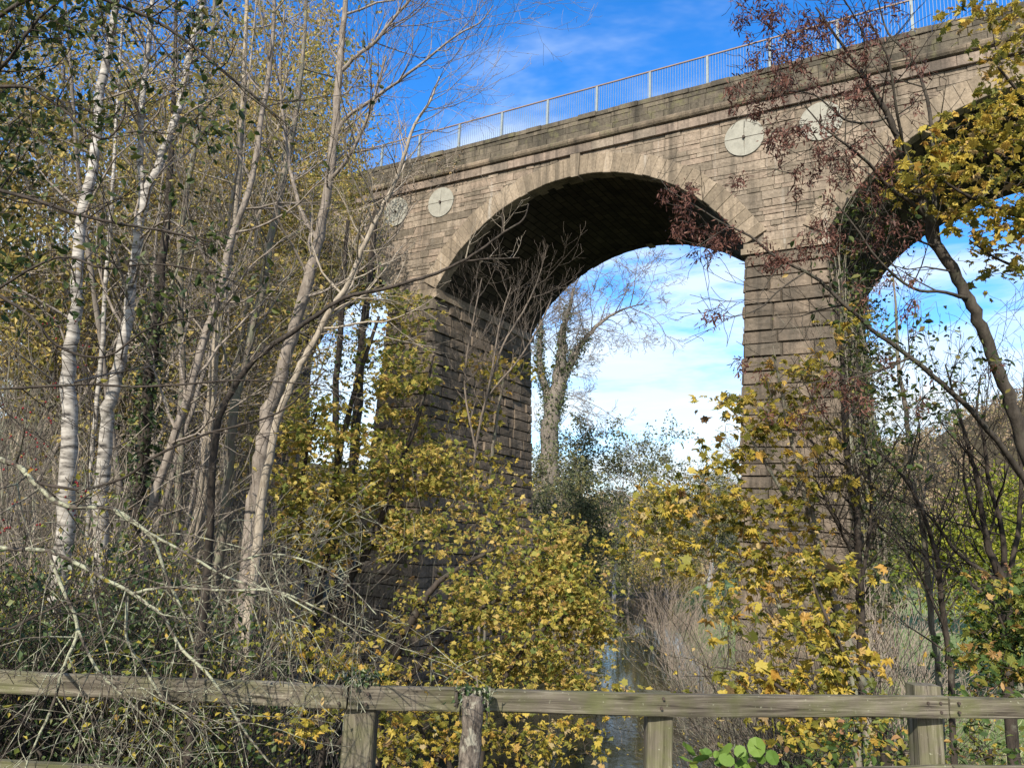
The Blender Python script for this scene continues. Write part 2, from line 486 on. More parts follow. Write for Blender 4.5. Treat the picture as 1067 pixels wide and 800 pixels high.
def leaves(name, mat, parent, origin, P, size, tpl='dia', up=.8, hang=.0, along=None, nrm=None):
    """P: leaf points; up biases normals to the sky; hang makes the leaf point downwards"""
    P = np.asarray(P, float)-np.asarray(origin, float)
    m = len(P)
    if m == 0: return None
    V0, F0 = TPL[tpl]
    n = rng.normal(0, 1, (m, 3))
    n /= np.linalg.norm(n, axis=1)[:, None]
    if nrm is not None:
        n = n*.45+np.asarray(nrm, float)
    else:
        n[:, 2] += up
    n /= np.linalg.norm(n, axis=1)[:, None]
    t = rng.normal(0, 1, (m, 3)); t[:, 2] -= hang
    if along is not None: t = t*.5+along
    t -= n*(t*n).sum(1)[:, None]
    t /= np.linalg.norm(t, axis=1)[:, None]+1e-9
    b = np.cross(t, n)
    s = np.broadcast_to(np.asarray(size, float), (m,))*rng.uniform(.45, 1.35, m)
    curl = rng.uniform(-.4, 2.6, m)
    wd = rng.uniform(.65, 1.1, m)[:, None, None]
    V = P[:, None, :]+s[:, None, None]*(b[:, None, :]*V0[None, :, 0:1]*wd+t[:, None, :]*V0[None, :, 1:2]+n[:, None, :]*(V0[None, :, 2:3]*curl[:, None, None]))
    K = len(V0)
    fl = np.concatenate([np.array(f) for f in F0]); lens = np.array([len(f) for f in F0])
    LP = (fl[None, :]+(np.arange(m)*K)[:, None]).ravel()
    st0 = np.concatenate([[0], np.cumsum(lens)[:-1]])
    ST = (st0[None, :]+(np.arange(m)*lens.sum())[:, None]).ravel()
    return np_mesh(name, V.reshape(-1, 3), ST, LP, mat, parent, False)

# ------------------------------------------------------------------ trees
def rvec():
    return Vector((rnd.gauss(0, 1), rnd.gauss(0, 1), rnd.gauss(0, 1)))
class Tree:
    def __init__(s):
        s.trunk = []; s.br = []; s.tips = []      # tips: (point, direction)
    def guide(s, pts, sides=9, to_ground=True, store='trunk', sub=4):
        """pts: (px, py, depth, width_px) from the base up; smoothed into a limb"""
        P = [at(p[0], p[1], p[2]) for p in pts]
        R = [p[3]*p[2]/FPX/2/np.linalg.norm(ray(p[0], p[1])) for p in pts]
        if to_ground:
            g = gz(P[0][0], P[0][1])
            if P[0][2] > g:
                P.insert(0, np.array([P[0][0], P[0][1], g-.2])); R.insert(0, R[0]*1.25)
        return s.limb(P, R, sides, store, sub)
    def limb(s, P, R, sides=9, store='trunk', sub=4):
        P = np.asarray(P, float); R = np.asarray(R, float)
        Q = []; RR = []
        n = len(P)
        for i in range(n-1):
            p0 = P[max(i-1, 0)]; p1 = P[i]; p2 = P[i+1]; p3 = P[min(i+2, n-1)]
            for k in range(sub):
                t = k/sub
                Q.append(.5*((2*p1)+(p2-p0)*t+(2*p0-5*p1+4*p2-p3)*t*t+(-p0+3*p1-3*p2+p3)*t**3))
                RR.append(R[i]*(1-t)+R[i+1]*t)
        Q.append(P[-1]); RR.append(R[-1])
        Q = np.array(Q); RR = np.array(RR)
        if n > 2:
            j = rng.normal(0, 1, Q.shape)*(RR*.18)[:, None]; j[0] = 0
            Q = Q+j
        getattr(s, store).append((Q, RR, sides))
        return Q, RR
    def grow(s, p, d, L, r, lvl, S):
        n = max(3, min(8, int(L/S.get('seg', .25))))
        st = L/n
        p = Vector(p); d = Vector(d).normalized()
        pts = [p.copy()]; ds = [d.copy()]
        wig = S.get('wig', .25); tr = S.get('trop', .1)
        for i in range(n):
            d = (d+rvec()*wig*.5+Vector((0, 0, tr))).normalized()
            p = p+d*st
            pts.append(p.copy()); ds.append(d.copy())
        rad = [r*(1-.75*i/n) for i in range(n+1)]
        rad = [max(q, S.get('rmin', .002)) for q in rad]
        s.br.append((pts, rad, 5 if r > .012*S.get('k', 1) else 3))
        if lvl < S['max']:
            k = S['n'][lvl]
            for i in range(k):
                t = S.get('t0', .25)+(1-S.get('t0', .25))*(i+rnd.random())/k
                f = t*n; j = min(int(f), n-1); u = f-j
                q = pts[j].lerp(pts[j+1], u)
                ax = ds[j].cross(rvec()).normalized()
                a = math.radians(rnd.uniform(*S.get('ang', (28, 58))))
                dd = ds[j]*math.cos(a)+ax*math.sin(a)
                s.grow(q, dd, L*rnd.uniform(*S.get('ratio', (.4, .7)))*(1.1-.5*t), rad[j]*.62, lvl+1, S)
        else:
            for i in range(1, n+1):
                s.tips.append((np.array(pts[i]), np.array(ds[i])))
    def shoots(s, limb, n, L, S, t0=.3, t1=1.0, side=None, rk=.5, ang=(35, 70)):
        Q, R = limb
        m = len(Q)
        for i in range(n):
            t = t0+(t1-t0)*(i+rnd.random())/n
            j = min(int(t*(m-1)), m-2)
            d = Vector(Q[j+1]-Q[j]).normalized()
            ax = d.cross(rvec()).normalized()
            if side is not None:
                ax = (ax+Vector(side)).normalized()
            a = math.radians(rnd.uniform(*ang))
            l = rnd.uniform(*L)
            s.grow(Q[j], d*math.cos(a)+ax*math.sin(a), l, min(R[j]*rk, .009*l+.004), 0, S)
    def pool(s):
        return np.concatenate([np.asarray(p[0]) for p in s.trunk+s.br])
    def sprays(s, ells, rbase=.004, bow=.12, wig=.06):
        """twigs reaching from the stems out to points inside ellipsoids (px, py, depth, rx, ry, rdepth_m, count); returns the spray ends"""
        T = []
        for (px, py, d, rx, ry, rd, cnt) in ells:
            c = at(px, py, d)
            for _ in range(cnt):
                while True:
                    v = rng.uniform(-1, 1, 3)
                    if (v*v).sum() < 1: break
                T.append(c+CR*v[0]*rx*d/FPX+CU*v[1]*ry*d/FPX+_f*v[2]*rd)
        T = np.array(T)
        pool = s.pool()
        if len(pool) > 4000: pool = pool[::2]
        d0 = np.array([np.min(((pool-t)**2).sum(1)) for t in T])
        order = np.argsort(d0)
        cap = np.empty((len(pool)+len(T)*6, 3)); cap[:len(pool)] = pool; n = len(pool)
        ends = []
        for i in order:
            t = T[i]
            D = cap[:n]-t
            w = np.sqrt((D*D).sum(1))+np.clip(D[:, 2], 0, None)*1.2
            q = cap[int(np.argmin(w))]
            L = np.linalg.norm(t-q)
            if L < 1e-3: continue
            ctl = (q+t)/2+np.array([0, 0, bow*L])+rng.normal(0, wig*L, 3)
            ts = np.linspace(0, 1, 6)[:, None]
            P = (1-ts)**2*q+2*ts*(1-ts)*ctl+ts**2*t
            P[1:-1] += rng.normal(0, wig*.3*L, (4, 3))
            r0 = rbase+.0055*min(L, 2.5)
            s.br.append((P, np.linspace(r0, max(rbase*.4, .0015), 6), 4))
            cap[n:n+5] = P[1:]; n += 5
            ends.append((t, (t-q)/L, L))
        return ends
    def finish(s, name, label, cat, mat, group=None, mat2=None, base=None):
        if base is None:
            base = np.asarray((s.trunk or s.br)[0][0][0])
        e = empty(name, base)
        tag(e, label, cat, group)
        if s.trunk: tubes(s.trunk, 'trunk', mat, e, base, .03)
        if s.br: tubes(s.br, 'crown', mat2 or mat, e, base)
        e['_n'] = 0
        del e['_n']
        return e, base

def spray_leaves(ends, per, spread, flat=.4, backs=.5):
    P = []
    for t, d, L in ends:
        k = max(1, int(rng.normal(per, per*.3)))
        o = rng.normal(0, 1, (k, 3))*spread*rng.uniform(.5, 1.3); o[:, 2] *= flat
        back = rng.uniform(0, backs, k)[:, None]*min(L, .8)*d[None, :]
        P.append(t[None, :]+o-back)
    return np.concatenate(P)
def tip_leaves(tips, per, spread):
    P = np.array([t[0] for t in tips])
    P = np.repeat(P, per, axis=0)
    return P+rng.normal(0, spread, P.shape)

# ================================================================== sky, sun
SUN_EL = math.radians(34)
SUN_AZ_VEC = np.array([0.27, -1.0])          # horizontal direction towards the sun (behind the camera, square on to the viaduct or nearly so)
SUN_AZ_VEC = SUN_AZ_VEC/np.linalg.norm(SUN_AZ_VEC)
w = bpy.data.worlds.new('World'); SC.world = w; w.use_nodes = True
nt = w.node_tree; L = nt.links
for n in list(nt.nodes): nt.nodes.remove(n)
wo = nt.nodes.new('ShaderNodeOutputWorld')
bg = nt.nodes.new('ShaderNodeBackground'); bg.inputs['Strength'].default_value = .15
sky = nt.nodes.new('ShaderNodeTexSky'); sky.sky_type = 'NISHITA'; sky.sun_disc = False
sky.sun_elevation = SUN_EL
sky.sun_rotation = math.atan2(SUN_AZ_VEC[0], SUN_AZ_VEC[1])
sky.air_density = 1.0; sky.dust_density = .35; sky.ozone_density = 2.2
hs = N(nt, 'ShaderNodeHueSaturation', Hue=.509, Saturation=1.40, Value=.75)
L.new(sky.outputs[0], hs.inputs['Color'])
tc = nt.nodes.new('ShaderNodeTexCoord')
sep = nt.nodes.new('ShaderNodeSeparateXYZ'); L.new(tc.outputs['Generated'], sep.inputs[0])
# clouds on a plane overhead: direction / (height + small)
def mth(op, a, b=None):
    n = nt.nodes.new('ShaderNodeMath'); n.operation = op
    for i, v in enumerate((a, b)):
        if v is None: continue
        if isinstance(v, (int, float)): n.inputs[i].default_value = v
        else: L.new(v, n.inputs[i])
    return n.outputs[0]
zz = mth('ADD', mth('MAXIMUM', sep.outputs[2], 0.0), .13)
cmb = nt.nodes.new('ShaderNodeCombineXYZ')
L.new(mth('DIVIDE', sep.outputs[0], zz), cmb.inputs[0]); L.new(mth('DIVIDE', sep.outputs[1], zz), cmb.inputs[1])
mp = N(nt, 'ShaderNodeMapping'); mp.inputs['Scale'].default_value = (.75, 1.6, 1); mp.inputs['Rotation'].default_value = (0, 0, math.radians(24)); mp.inputs['Location'].default_value = (3.3, 1.75, 0)
L.new(cmb.outputs[0], mp.inputs[0])
cn = N(nt, 'ShaderNodeTexNoise', Scale=.9, Detail=7.0, Roughness=.58, Distortion=.5)
L.new(mp.outputs[0], cn.inputs['Vector'])
# cover grows towards the horizon, thin wisps overhead
cov = nt.nodes.new('ShaderNodeMapRange'); cov.inputs['From Min'].default_value = .16; cov.inputs['From Max'].default_value = .42
cov.inputs['To Min'].default_value = .23; cov.inputs['To Max'].default_value = -.045
L.new(sep.outputs[2], cov.inputs['Value'])
cr = ramp(nt, [(.50, (0, 0, 0)), (.66, (.75, .75, .75)), (.82, (1, 1, 1))], 'EASE')
# unseen broken cloud added behind us, to lift and neutralise the shade
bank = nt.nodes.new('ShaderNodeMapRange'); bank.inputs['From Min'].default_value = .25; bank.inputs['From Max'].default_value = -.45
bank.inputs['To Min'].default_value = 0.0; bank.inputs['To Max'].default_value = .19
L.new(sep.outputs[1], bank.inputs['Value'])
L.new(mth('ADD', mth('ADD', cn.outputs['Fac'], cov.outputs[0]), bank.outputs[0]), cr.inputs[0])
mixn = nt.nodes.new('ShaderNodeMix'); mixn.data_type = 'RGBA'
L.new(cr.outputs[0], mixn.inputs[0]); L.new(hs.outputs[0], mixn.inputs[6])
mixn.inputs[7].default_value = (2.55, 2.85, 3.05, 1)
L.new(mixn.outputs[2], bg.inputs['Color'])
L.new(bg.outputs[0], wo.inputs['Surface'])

sl = bpy.data.lights.new('sun', 'SUN'); sl.energy = 2.7; sl.angle = math.radians(.53); sl.color = (1, .92, .80)
so = bpy.data.objects.new('sun', sl); COL.objects.link(so)
sv = Vector((SUN_AZ_VEC[0]*math.cos(SUN_EL), SUN_AZ_VEC[1]*math.cos(SUN_EL), math.sin(SUN_EL)))
so.rotation_euler = sv.to_track_quat('Z', 'Y').to_euler()
so.location = sv*60

SC.view_settings.view_transform = 'Standard'
SC.view_settings.look = 'None'
SC.view_settings.gamma = 1
SC.view_settings.exposure = 1.5
SC.cycles.max_bounces = 8
SC.cycles.transparent_max_bounces = 8
SC.cycles.use_denoising = True

# ================================================================== ground and water
def ground_mat():
    m, nt, out = new_mat('leaf_litter_and_grass')
    L = nt.links
    tc = N(nt, 'ShaderNodeTexCoord')
    at_ = N(nt, 'ShaderNodeAttribute'); at_.attribute_name = 'meadow'
    n1 = N(nt, 'ShaderNodeTexNoise', Scale=2.2, Detail=9.0, Roughness=.75)
    L.new(tc.outputs['Object'], n1.inputs['Vector'])
    n0 = N(nt, 'ShaderNodeTexNoise', Scale=14.0, Detail=6.0, Roughness=.75)
    L.new(tc.outputs['Object'], n0.inputs['Vector'])
    r1 = ramp(nt, [(.3, (.03, .024, .016)), (.5, (.075, .055, .032)), (.62, (.05, .06, .02)), (.75, (.14, .095, .05))])
    L.new(n0.outputs['Fac'], r1.inputs[0])
    r2 = ramp(nt, [(.3, (.10, .16, .05)), (.5, (.17, .235, .085)), (.7, (.26, .29, .14))])
    L.new(n1.outputs['Fac'], r2.inputs[0])
    col = mixc(nt, r1.outputs[0], r2.outputs[0], at_.outputs['Fac'])
    p = N(nt, 'ShaderNodeBsdfPrincipled', Roughness=.95)
    p.inputs['Specular IOR Level'].default_value = .1
    L.new(col, p.inputs['Base Color'])
    b = N(nt, 'ShaderNodeBump', Strength=.8, Distance=.08)
    L.new(n0.outputs['Fac'], b.inputs['Height']); L.new(b.outputs[0], p.inputs['Normal'])
    L.new(p.outputs[0], out.inputs['Surface'])
    return m
MAT['ground'] = ground_mat()
ga = np.concatenate([-np.geomspace(320, 14, 40), np.linspace(-13.5, 16, 110), np.geomspace(16.5, 520, 60)])
gb = np.concatenate([np.linspace(-40, -2, 16), np.linspace(-1, 50, 130), np.geomspace(51, 900, 80)])
AA, BB = np.meshgrid(ga, gb)
XX = AA*GA[0]+BB*GB[0]; YY = AA*GA[1]+BB*GB[1]
ZZ = ground(XX, YY)
V = np.stack([XX, YY, ZZ], -1).reshape(-1, 3)
na, nb = len(ga), len(gb)
i = np.arange(nb-1)[:, None]*na; j = np.arange(na-1)[None, :]
Q = np.stack([i+j, i+j+1, i+na+j+1, i+na+j], -1).reshape(-1, 4)
go = np_mesh('ground', V, np.arange(len(Q))*4, Q.ravel(), 'ground', None, True)
tag(go, kind='structure')
DD = AA-river_c(BB)
mead = sm((DD-3.4)/2.5)*sm((BB-13)/7)*(1-sm((np.hypot(AA, BB)-105)/25))
atr = go.data.attributes.new('meadow', 'FLOAT', 'POINT'); atr.data.foreach_set('value', mead.ravel().astype(np.float32))

def water_mat():
    m, nt, out = new_mat('dark_river_water')
    L = nt.links
    tc = N(nt, 'ShaderNodeTexCoord')
    mp = N(nt, 'ShaderNodeMapping'); mp.inputs['Scale'].default_value = (1, 1, 1)
    L.new(tc.outputs['Object'], mp.inputs[0])
    n1 = N(nt, 'ShaderNodeTexNoise', Scale=2.2, Detail=4.0, Roughness=.55, Distortion=.3)
    L.new(mp.outputs[0], n1.inputs['Vector'])
    p = N(nt, 'ShaderNodeBsdfPrincipled', Roughness=.04, IOR=1.33)
    p.inputs['Base Color'].default_value = (.020, .022, .010, 1)
    b = N(nt, 'ShaderNodeBump', Strength=.05, Distance=.08)
    L.new(n1.outputs['Fac'], b.inputs['Height']); L.new(b.outputs[0], p.inputs['Normal'])
    L.new(p.outputs[0], out.inputs['Surface'])
    return m
MAT['water'] = water_mat()
bb = np.concatenate([np.linspace(-40, 100, 60)])
V = []
for b_ in bb:
    for s_ in (-7, 7):
        a_ = float(river_c(b_))+s_
        V.append((a_*GA[0]+b_*GB[0], a_*GA[1]+b_*GB[1], WATER))
Q = [(2*k, 2*k+1, 2*k+3, 2*k+2) for k in range(len(bb)-1)]
wo_ = np_mesh('river_water', np.array(V), np.arange(len(Q))*4, np.array(Q).ravel(), 'water', None, True)
tag(wo_, kind='structure')

# ================================================================== viaduct
Y0, Y1 = 28.0, 37.0
PER = 17.5; PW_ = 2.86; HALF = (PER-PW_)/2
PX0 = -7.25                      # left face of the pier on the right of the big opening
ZC, RAD = 7.45, 8.37             # arch centre height and radius
ZS = 11.5                        # springing
TH = math.asin(HALF/RAD)
RING = .86
ZF = 16.80                       # underside of the frieze
KP = range(-3, 4)
piers_x = [PX0+k*PER for k in KP]
arch_c = [PX0+k*PER+PW_+HALF for k in KP][:-1]
def sh(x, y, z):
    return (x, y, z-.02*(x+14.5))
via = empty('viaduct', (PX0, Y0, 0))
VB = np.array([PX0, Y0, 0.0])
tag(via, 'tall stone railway viaduct of round arches crossing the river', 'viaduct')
def vbuild(acc, name, mat, smooth=False, parent=None):
    acc.v = [tuple(np.array(sh(*v))-VB) for v in acc.v]
    return acc.build(name, mat, parent or via, smooth)

BAT = .032
def pier(x0, zbot):
    A = Acc(); J = Acc()
    x1 = x0+PW_
    ztop = 11.05
    def faces(z):
        o = BAT*(ztop-z)
        return x0-o, x1+o, Y0-o, Y1+o
    z = ztop
    rows = []
    while z > zbot:
        h = rnd.choice((.44, .48, .50, .54, .58))
        rows.append((z-h, z)); z -= h
    for ri, (za, zb) in enumerate(rows):
        g = .015
        fa, fb = faces(za), faces(zb)
        for side in range(4):
            if side == 0:
                la, lb = (fa[0], fa[1]), (fb[0], fb[1]); ya, yb = fa[2], fb[2]; nr = (0, -1, 0)
                mk = lambda u, z, a: (la[0]+(la[1]-la[0])*u, ya, z) if a else (lb[0]+(lb[1]-lb[0])*u, yb, z)
            elif side == 1:
                la, lb = (fa[2], fa[3]), (fb[2], fb[3]); ya, yb = fa[1], fb[1]; nr = (1, 0, 0)
                mk = lambda u, z, a: (ya, la[0]+(la[1]-la[0])*u, z) if a else (yb, lb[0]+(lb[1]-lb[0])*u, z)
            elif side == 2:
                la, lb = (fa[1], fa[0]), (fb[1], fb[0]); ya, yb = fa[3], fb[3]; nr = (0, 1, 0)
                mk = lambda u, z, a: (la[0]+(la[1]-la[0])*u, ya, z) if a else (lb[0]+(lb[1]-lb[0])*u, yb, z)
            else:
                la, lb = (fa[3], fa[2]), (fb[3], fb[2]); ya, yb = fa[0], fb[0]; nr = (-1, 0, 0)
                mk = lambda u, z, a: (ya, la[0]+(la[1]-la[0])*u, z) if a else (yb, lb[0]+(lb[1]-lb[0])*u, z)
            Ln = abs(la[1]-la[0])
            cuts = [0]
            while cuts[-1] < Ln-1.5:
                cuts.append(cuts[-1]+rnd.uniform(.7, 1.5))
            cuts.append(Ln)
            cuts = [c/Ln for c in cuts]
            for u0, u1 in zip(cuts[:-1], cuts[1:]):
                g0 = 0 if u0 == 0 else .013/Ln; g1 = 0 if u1 == 1 else .013/Ln
                c = [mk(u0+g0, za+g, True), mk(u1-g1, za+g, True), mk(u1-g1, zb-g, False), mk(u0+g0, zb-g, False)]
                A.quadblock(c, nr, rnd.choice((rnd.uniform(.02, .06), rnd.uniform(.06, .12))), rnd.uniform(.02, .05), .035)
    f0, f1 = faces(zbot), faces(ztop)
    e = .012
    J.add([(f0[0]+e, f0[2]+e, zbot), (f0[1]-e, f0[2]+e, zbot), (f0[1]-e, f0[3]-e, zbot), (f0[0]+e, f0[3]-e, zbot),
           (f1[0]+e, f1[2]+e, ztop), (f1[1]-e, f1[2]+e, ztop), (f1[1]-e, f1[3]-e, ztop), (f1[0]+e, f1[3]-e, ztop)],
          [(0, 1, 5, 4), (1, 2, 6, 5), (2, 3, 7, 6), (3, 0, 4, 7), (4, 5, 6, 7)])
    o = vbuild(A, 'pier', 'pier')
    vbuild(J, 'pier_core', 'joint', parent=o)
    I = Acc()
    # impost course carrying the arches, three stones a side
    zi = [(11.055, 11.28, .16), (11.283, 11.50, .08)]
    for za, zb, pr in zi:
        for (ya, yb) in ((Y0-pr, Y0+2.2), (Y0+2.21, Y0+4.5), (Y0+4.51, Y0+6.8), (Y0+6.81, Y1+pr)):
            I.box((x0-pr, ya, za), (x1+pr, yb, zb))
    vbuild(I, 'impost', 'ring', parent=o)
for x0 in piers_x:
    pier(x0, gz(x0+1.4, Y0)-1.0 if x0 not in piers_x else -7.4)

# arches: vault, voussoir rings front and back
for xc in arch_c:
    NB = 40
    V = []; F = []; UVs = []
    ths = np.linspace(-TH, TH, NB+1)
    for t in ths:
        for y in (Y0+.02, Y1-.02):
            x, z = xc+RAD*math.sin(t), ZC+RAD*math.cos(t)
            V.append(np.array(sh(x, y, z))-VB)
    lp = []; uv = []
    for k in range(NB):
        q = (2*k, 2*k+1, 2*k+3, 2*k+2)
        lp += q
        for v_ in q:
            uv.append(((v_ % 2)*(Y1-Y0), ths[v_//2]*RAD))
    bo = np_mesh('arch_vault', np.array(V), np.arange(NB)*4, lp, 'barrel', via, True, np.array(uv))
    for front in (True, False):
        A = Acc()
        NV = 47
        e = np.linspace(-TH, TH, NV+1)
        y_in = Y0 if front else Y1
        s_ = -1 if front else 1
        for k in range(NV):
            t0, t1 = e[k]+.0003, e[k+1]-.0003
            ri = RAD-.03+rnd.uniform(-.022, .022)
            ro = RAD+RING+rnd.uniform(-.05, .05)
            pr = .07+rnd.uniform(-.012, .014)
            def P(t, r, y): return (xc+r*math.sin(t), y, ZC+r*math.cos(t))
            yo = y_in+s_*pr; yi = y_in-s_*(.55+rnd.uniform(-.15, .15))
            a, b, c, d = P(t0, ri, yo), P(t1, ri, yo), P(t1, ro, yo), P(t0, ro, yo)
            # chamfered outer face
            m = np.mean([a, b, c, d], 0)
            ins = [tuple(np.array(q)+(m-np.array(q))*np.array([.045, 0, .045])+np.array([0, s_*.014, 0])) for q in (a, b, c, d)]
            bk = [P(t0, ri, yi), P(t1, ri, yi), P(t1, ro, yi), P(t0, ro, yi)]
            A.add([a, b, c, d]+ins+bk, [(4, 5, 6, 7), (0, 1, 5, 4), (1, 2, 6, 5), (2, 3, 7, 6), (3, 0, 4, 7), (0, 8, 9, 1), (1, 9, 10, 2), (2, 10, 11, 3), (3, 11, 8, 0)])
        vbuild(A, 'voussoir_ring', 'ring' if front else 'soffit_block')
    if True:
        # keystone, standing a little proud of the ring
        for s_, y_in in ((-1, Y0), (1, Y1)):
            A = Acc()
            y0_, y1_ = sorted((y_in+s_*.15, y_in-s_*.45))
            V = [(xc-.17, y0_, ZC+RAD-.10), (xc+.17, y0_, ZC+RAD-.10), (xc+.17, y1_, ZC+RAD-.10), (xc-.17, y1_, ZC+RAD-.10),
                 (xc-.23, y0_, ZF-.003), (xc+.23, y0_, ZF-.003), (xc+.23, y1_, ZF-.003), (xc-.23, y1_, ZF-.003)]
            A.add(V, [(0, 3, 2, 1), (4, 5, 6, 7), (0, 1, 5, 4), (1, 2, 6, 5), (2, 3, 7, 6), (3, 0, 4, 7)])
            vbuild(A, 'keystone', 'ring')

# spandrel walls
XA, XB = piers_x[0], piers_x[-1]+PW_
for s_, yw, nr in ((-1, Y0, (0, -1, 0)), (1, Y1, (0, 1, 0))):
    J = Acc()
    yj = yw-s_*.01
    for xc in arch_c:
        ths = np.linspace(-TH, TH, 33)
        r = RAD+.35
        for t0, t1 in zip(ths[:-1], ths[1:]):
            J.add([(xc+r*math.sin(t0), yj, ZC+r*math.cos(t0)), (xc+r*math.sin(t1), yj, ZC+r*math.cos(t1)), (xc+r*math.sin(t1), yj, 17.2), (xc+r*math.sin(t0), yj, 17.2)], [(0, 1, 2, 3)])
    ro = (RAD+.35)*math.sin(TH)-HALF
    for x0 in piers_x:
        J.add([(x0+ro-.2, yj+s_*-.004, 11.4), (x0+PW_-ro+.2, yj+s_*-.004, 11.4), (x0+PW_-ro+.2, yj+s_*-.004, 17.2), (x0+ro-.2, yj+s_*-.004, 17.2)], [(0, 1, 2, 3)])
    vbuild(J, 'spandrel_backing', 'mortar')
    A = Acc()
    z = ZS+.02
    while z < ZF-.1:
        h = rnd.choice((.15, .18, .22, .26, .30, .36))
        if z+h > ZF-.12: h = ZF-z-.004
        x = XA+rnd.uniform(0, .5)
        while x < XB:
            l = rnd.choice((rnd.uniform(.25, .6), rnd.uniform(.5, 1.0), rnd.uniform(.9, 1.7)))
            x1 = min(x+l, XB)
            def clear(xa, xb):
                for xc in arch_c:
                    for q in ((xa, z), (xb, z)):
                        if math.hypot(q[0]-xc, q[1]-ZC) < RAD+.42: return False
                    if xa < xc < xb and z < ZC+RAD+.42: return False
                return True
            xa, xb = x, x1
            ok = clear(xa, xb)
            tries = 0
            while not ok and tries < 8:       # cut the stone back against the ring
                best = min(arch_c, key=lambda c: abs((xa+xb)/2-c))
                if (xa+xb)/2 < best: xb -= (x1-x)/8.5
                else: xa += (x1-x)/8.5
                ok = clear(xa, xb); tries += 1
            if ok and xb-xa > .06:
                g = rnd.uniform(.003, .010)
                if s_ < 0: c = [(xa+g, yw, z+g), (xb-g, yw, z+g), (xb-g, yw, z+h-g), (xa+g, yw, z+h-g)]
                else: c = [(xb-g, yw, z+g), (xa+g, yw, z+g), (xa+g, yw, z+h-g), (xb-g, yw, z+h-g)]
                A.quadblock(c, nr, rnd.uniform(.008, .05), .014, .014)
            x = x1
        z += h
    vbuild(A, 'spandrel_wall', 'spandrel')
    # frieze, roll moulding, parapet
    def stones(acc, z0, z1, pr, back, lmin, lmax, jit):
        x = XA-.2
        while x < XB+.2:
            l = rnd.uniform(lmin, lmax)
            ya, yb = sorted((yw+s_*(pr+rnd.uniform(-jit, jit)), yw-s_*back))
            dz = rnd.uniform(-jit, jit)*.5
            c = .014
            yo = ya if s_ < 0 else yb; yi = yb if s_ < 0 else ya
            x0_, x1_ = x+.005, x+l-.005
            V = [(x0_, yi, z0), (x1_, yi, z0), (x1_, yi, z1+dz), (x0_, yi, z1+dz),
                 (x0_, yo-s_*c, z0), (x1_, yo-s_*c, z0), (x1_, yo-s_*c, z1+dz), (x0_, yo-s_*c, z1+dz),
                 (x0_+c, yo, z0+c), (x1_-c, yo, z0+c), (x1_-c, yo, z1+dz-c), (x0_+c, yo, z1+dz-c)]
            F = [(0, 1, 2, 3), (0, 4, 5, 1), (1, 5, 6, 2), (2, 6, 7, 3), (3, 7, 4, 0), (4, 8, 9, 5), (5, 9, 10, 6), (6, 10, 11, 7), (7, 11, 8, 4), (8, 9, 10, 11)]
            acc.add(V, F)
            x += l
    A = Acc(); stones(A, ZF, 17.20, .16, .6, .7, 1.5, .012); vbuild(A, 'frieze', 'frieze')
    A = Acc()
    x = XA-.2
    while x < XB+.2:
        l = rnd.uniform(.9, 1.7)
        pr = .31+rnd.uniform(-.015, .015)
        prof = [(-.5, 17.204), (.13, 17.204), (pr-.05, 17.25), (pr, 17.33), (pr+.005, 17.42), (pr-.03, 17.50), (pr-.12, 17.55), (-.5, 17.56)]
        V = []
        for xx in (x+.006, x+l-.006):
            for py, pz in prof: V.append((xx, yw+s_*py, pz))
        n = len(prof)
        F = [(k, (k+1) % n, n+(k+1) % n, n+k) for k in range(n)]+[tuple(range(n)), tuple(range(2*n-1, n-1, -1))]
        A.add(V, F); x += l
    vbuild(A, 'cornice_moulding', 'mould')
    A = Acc()
    stones(A, 17.563, 17.90, .06, .42, .5, 1.2, .02)
    stones(A, 17.905, 18.22, .05, .42, .5, 1.2, .02)
    stones(A, 18.225, 18.42, .05, .42, .6, 1.2, .015)
    vbuild(A, 'parapet', 'parapet')
    A = Acc(); stones(A, 18.425, 18.65, .09, .47, .5, 1.3, .035); vbuild(A, 'coping', 'parapet')
A = Acc(); A.box((XA, Y0+.61, 16.6), (XB, Y1-.61, 17.3)); vbuild(A, 'deck_slab', 'joint')

# round tie plates bolted to the spandrels above every pier
for x0 in piers_x:
    for dx in (.02, PW_-.02):
        A = Acc(); B = Acc()
        cx, cz, rr = x0+dx, 15.9, .76
        yf = Y0-.075
        for q in range(4):
            a0 = q*math.pi/2
            pts = [(cx+.012*math.cos(a0+math.pi/4)*2.0, cz+.012*math.sin(a0+math.pi/4)*2.0)]
            for k in range(13):
                a = a0+(.002 if q % 2 else .016)+(math.pi/2-.018)*k/12
                pts.append((cx+rr*math.cos(a), cz+rr*math.sin(a)))
            n = len(pts)
            V = [(x, yf, z) for x, z in pts]+[(x, Y0+.02, z) for x, z in pts]
            F = [tuple(range(n))]+[((k+1) % n, k, n+k, n+(k+1) % n) for k in range(n)]
            A.add(V, F)
        o = vbuild(A, 'tie_plate', 'plate')
        n = 6
        V = [(cx+.06*math.cos(k*math.pi/3), yf-.09, cz+.06*math.sin(k*math.pi/3)) for k in range(n)]+[(cx+.06*math.cos(k*math.pi/3), yf+.02, cz+.06*math.sin(k*math.pi/3)) for k in range(n)]
        B.add(V, [tuple(range(n))]+[((k+1) % n, k, n+k, n+(k+1) % n) for k in range(n)])
        # rusty slots of the cross between the quarters
        vbuild(B, 'bolt', 'bolt', parent=o)
        C_ = Acc()
        C_.box((cx-rr*.97, yf+.012, cz-.017), (cx+rr*.97, Y0+.01, cz+.017))
        vbuild(C_, 'slot', 'bolt', parent=o)

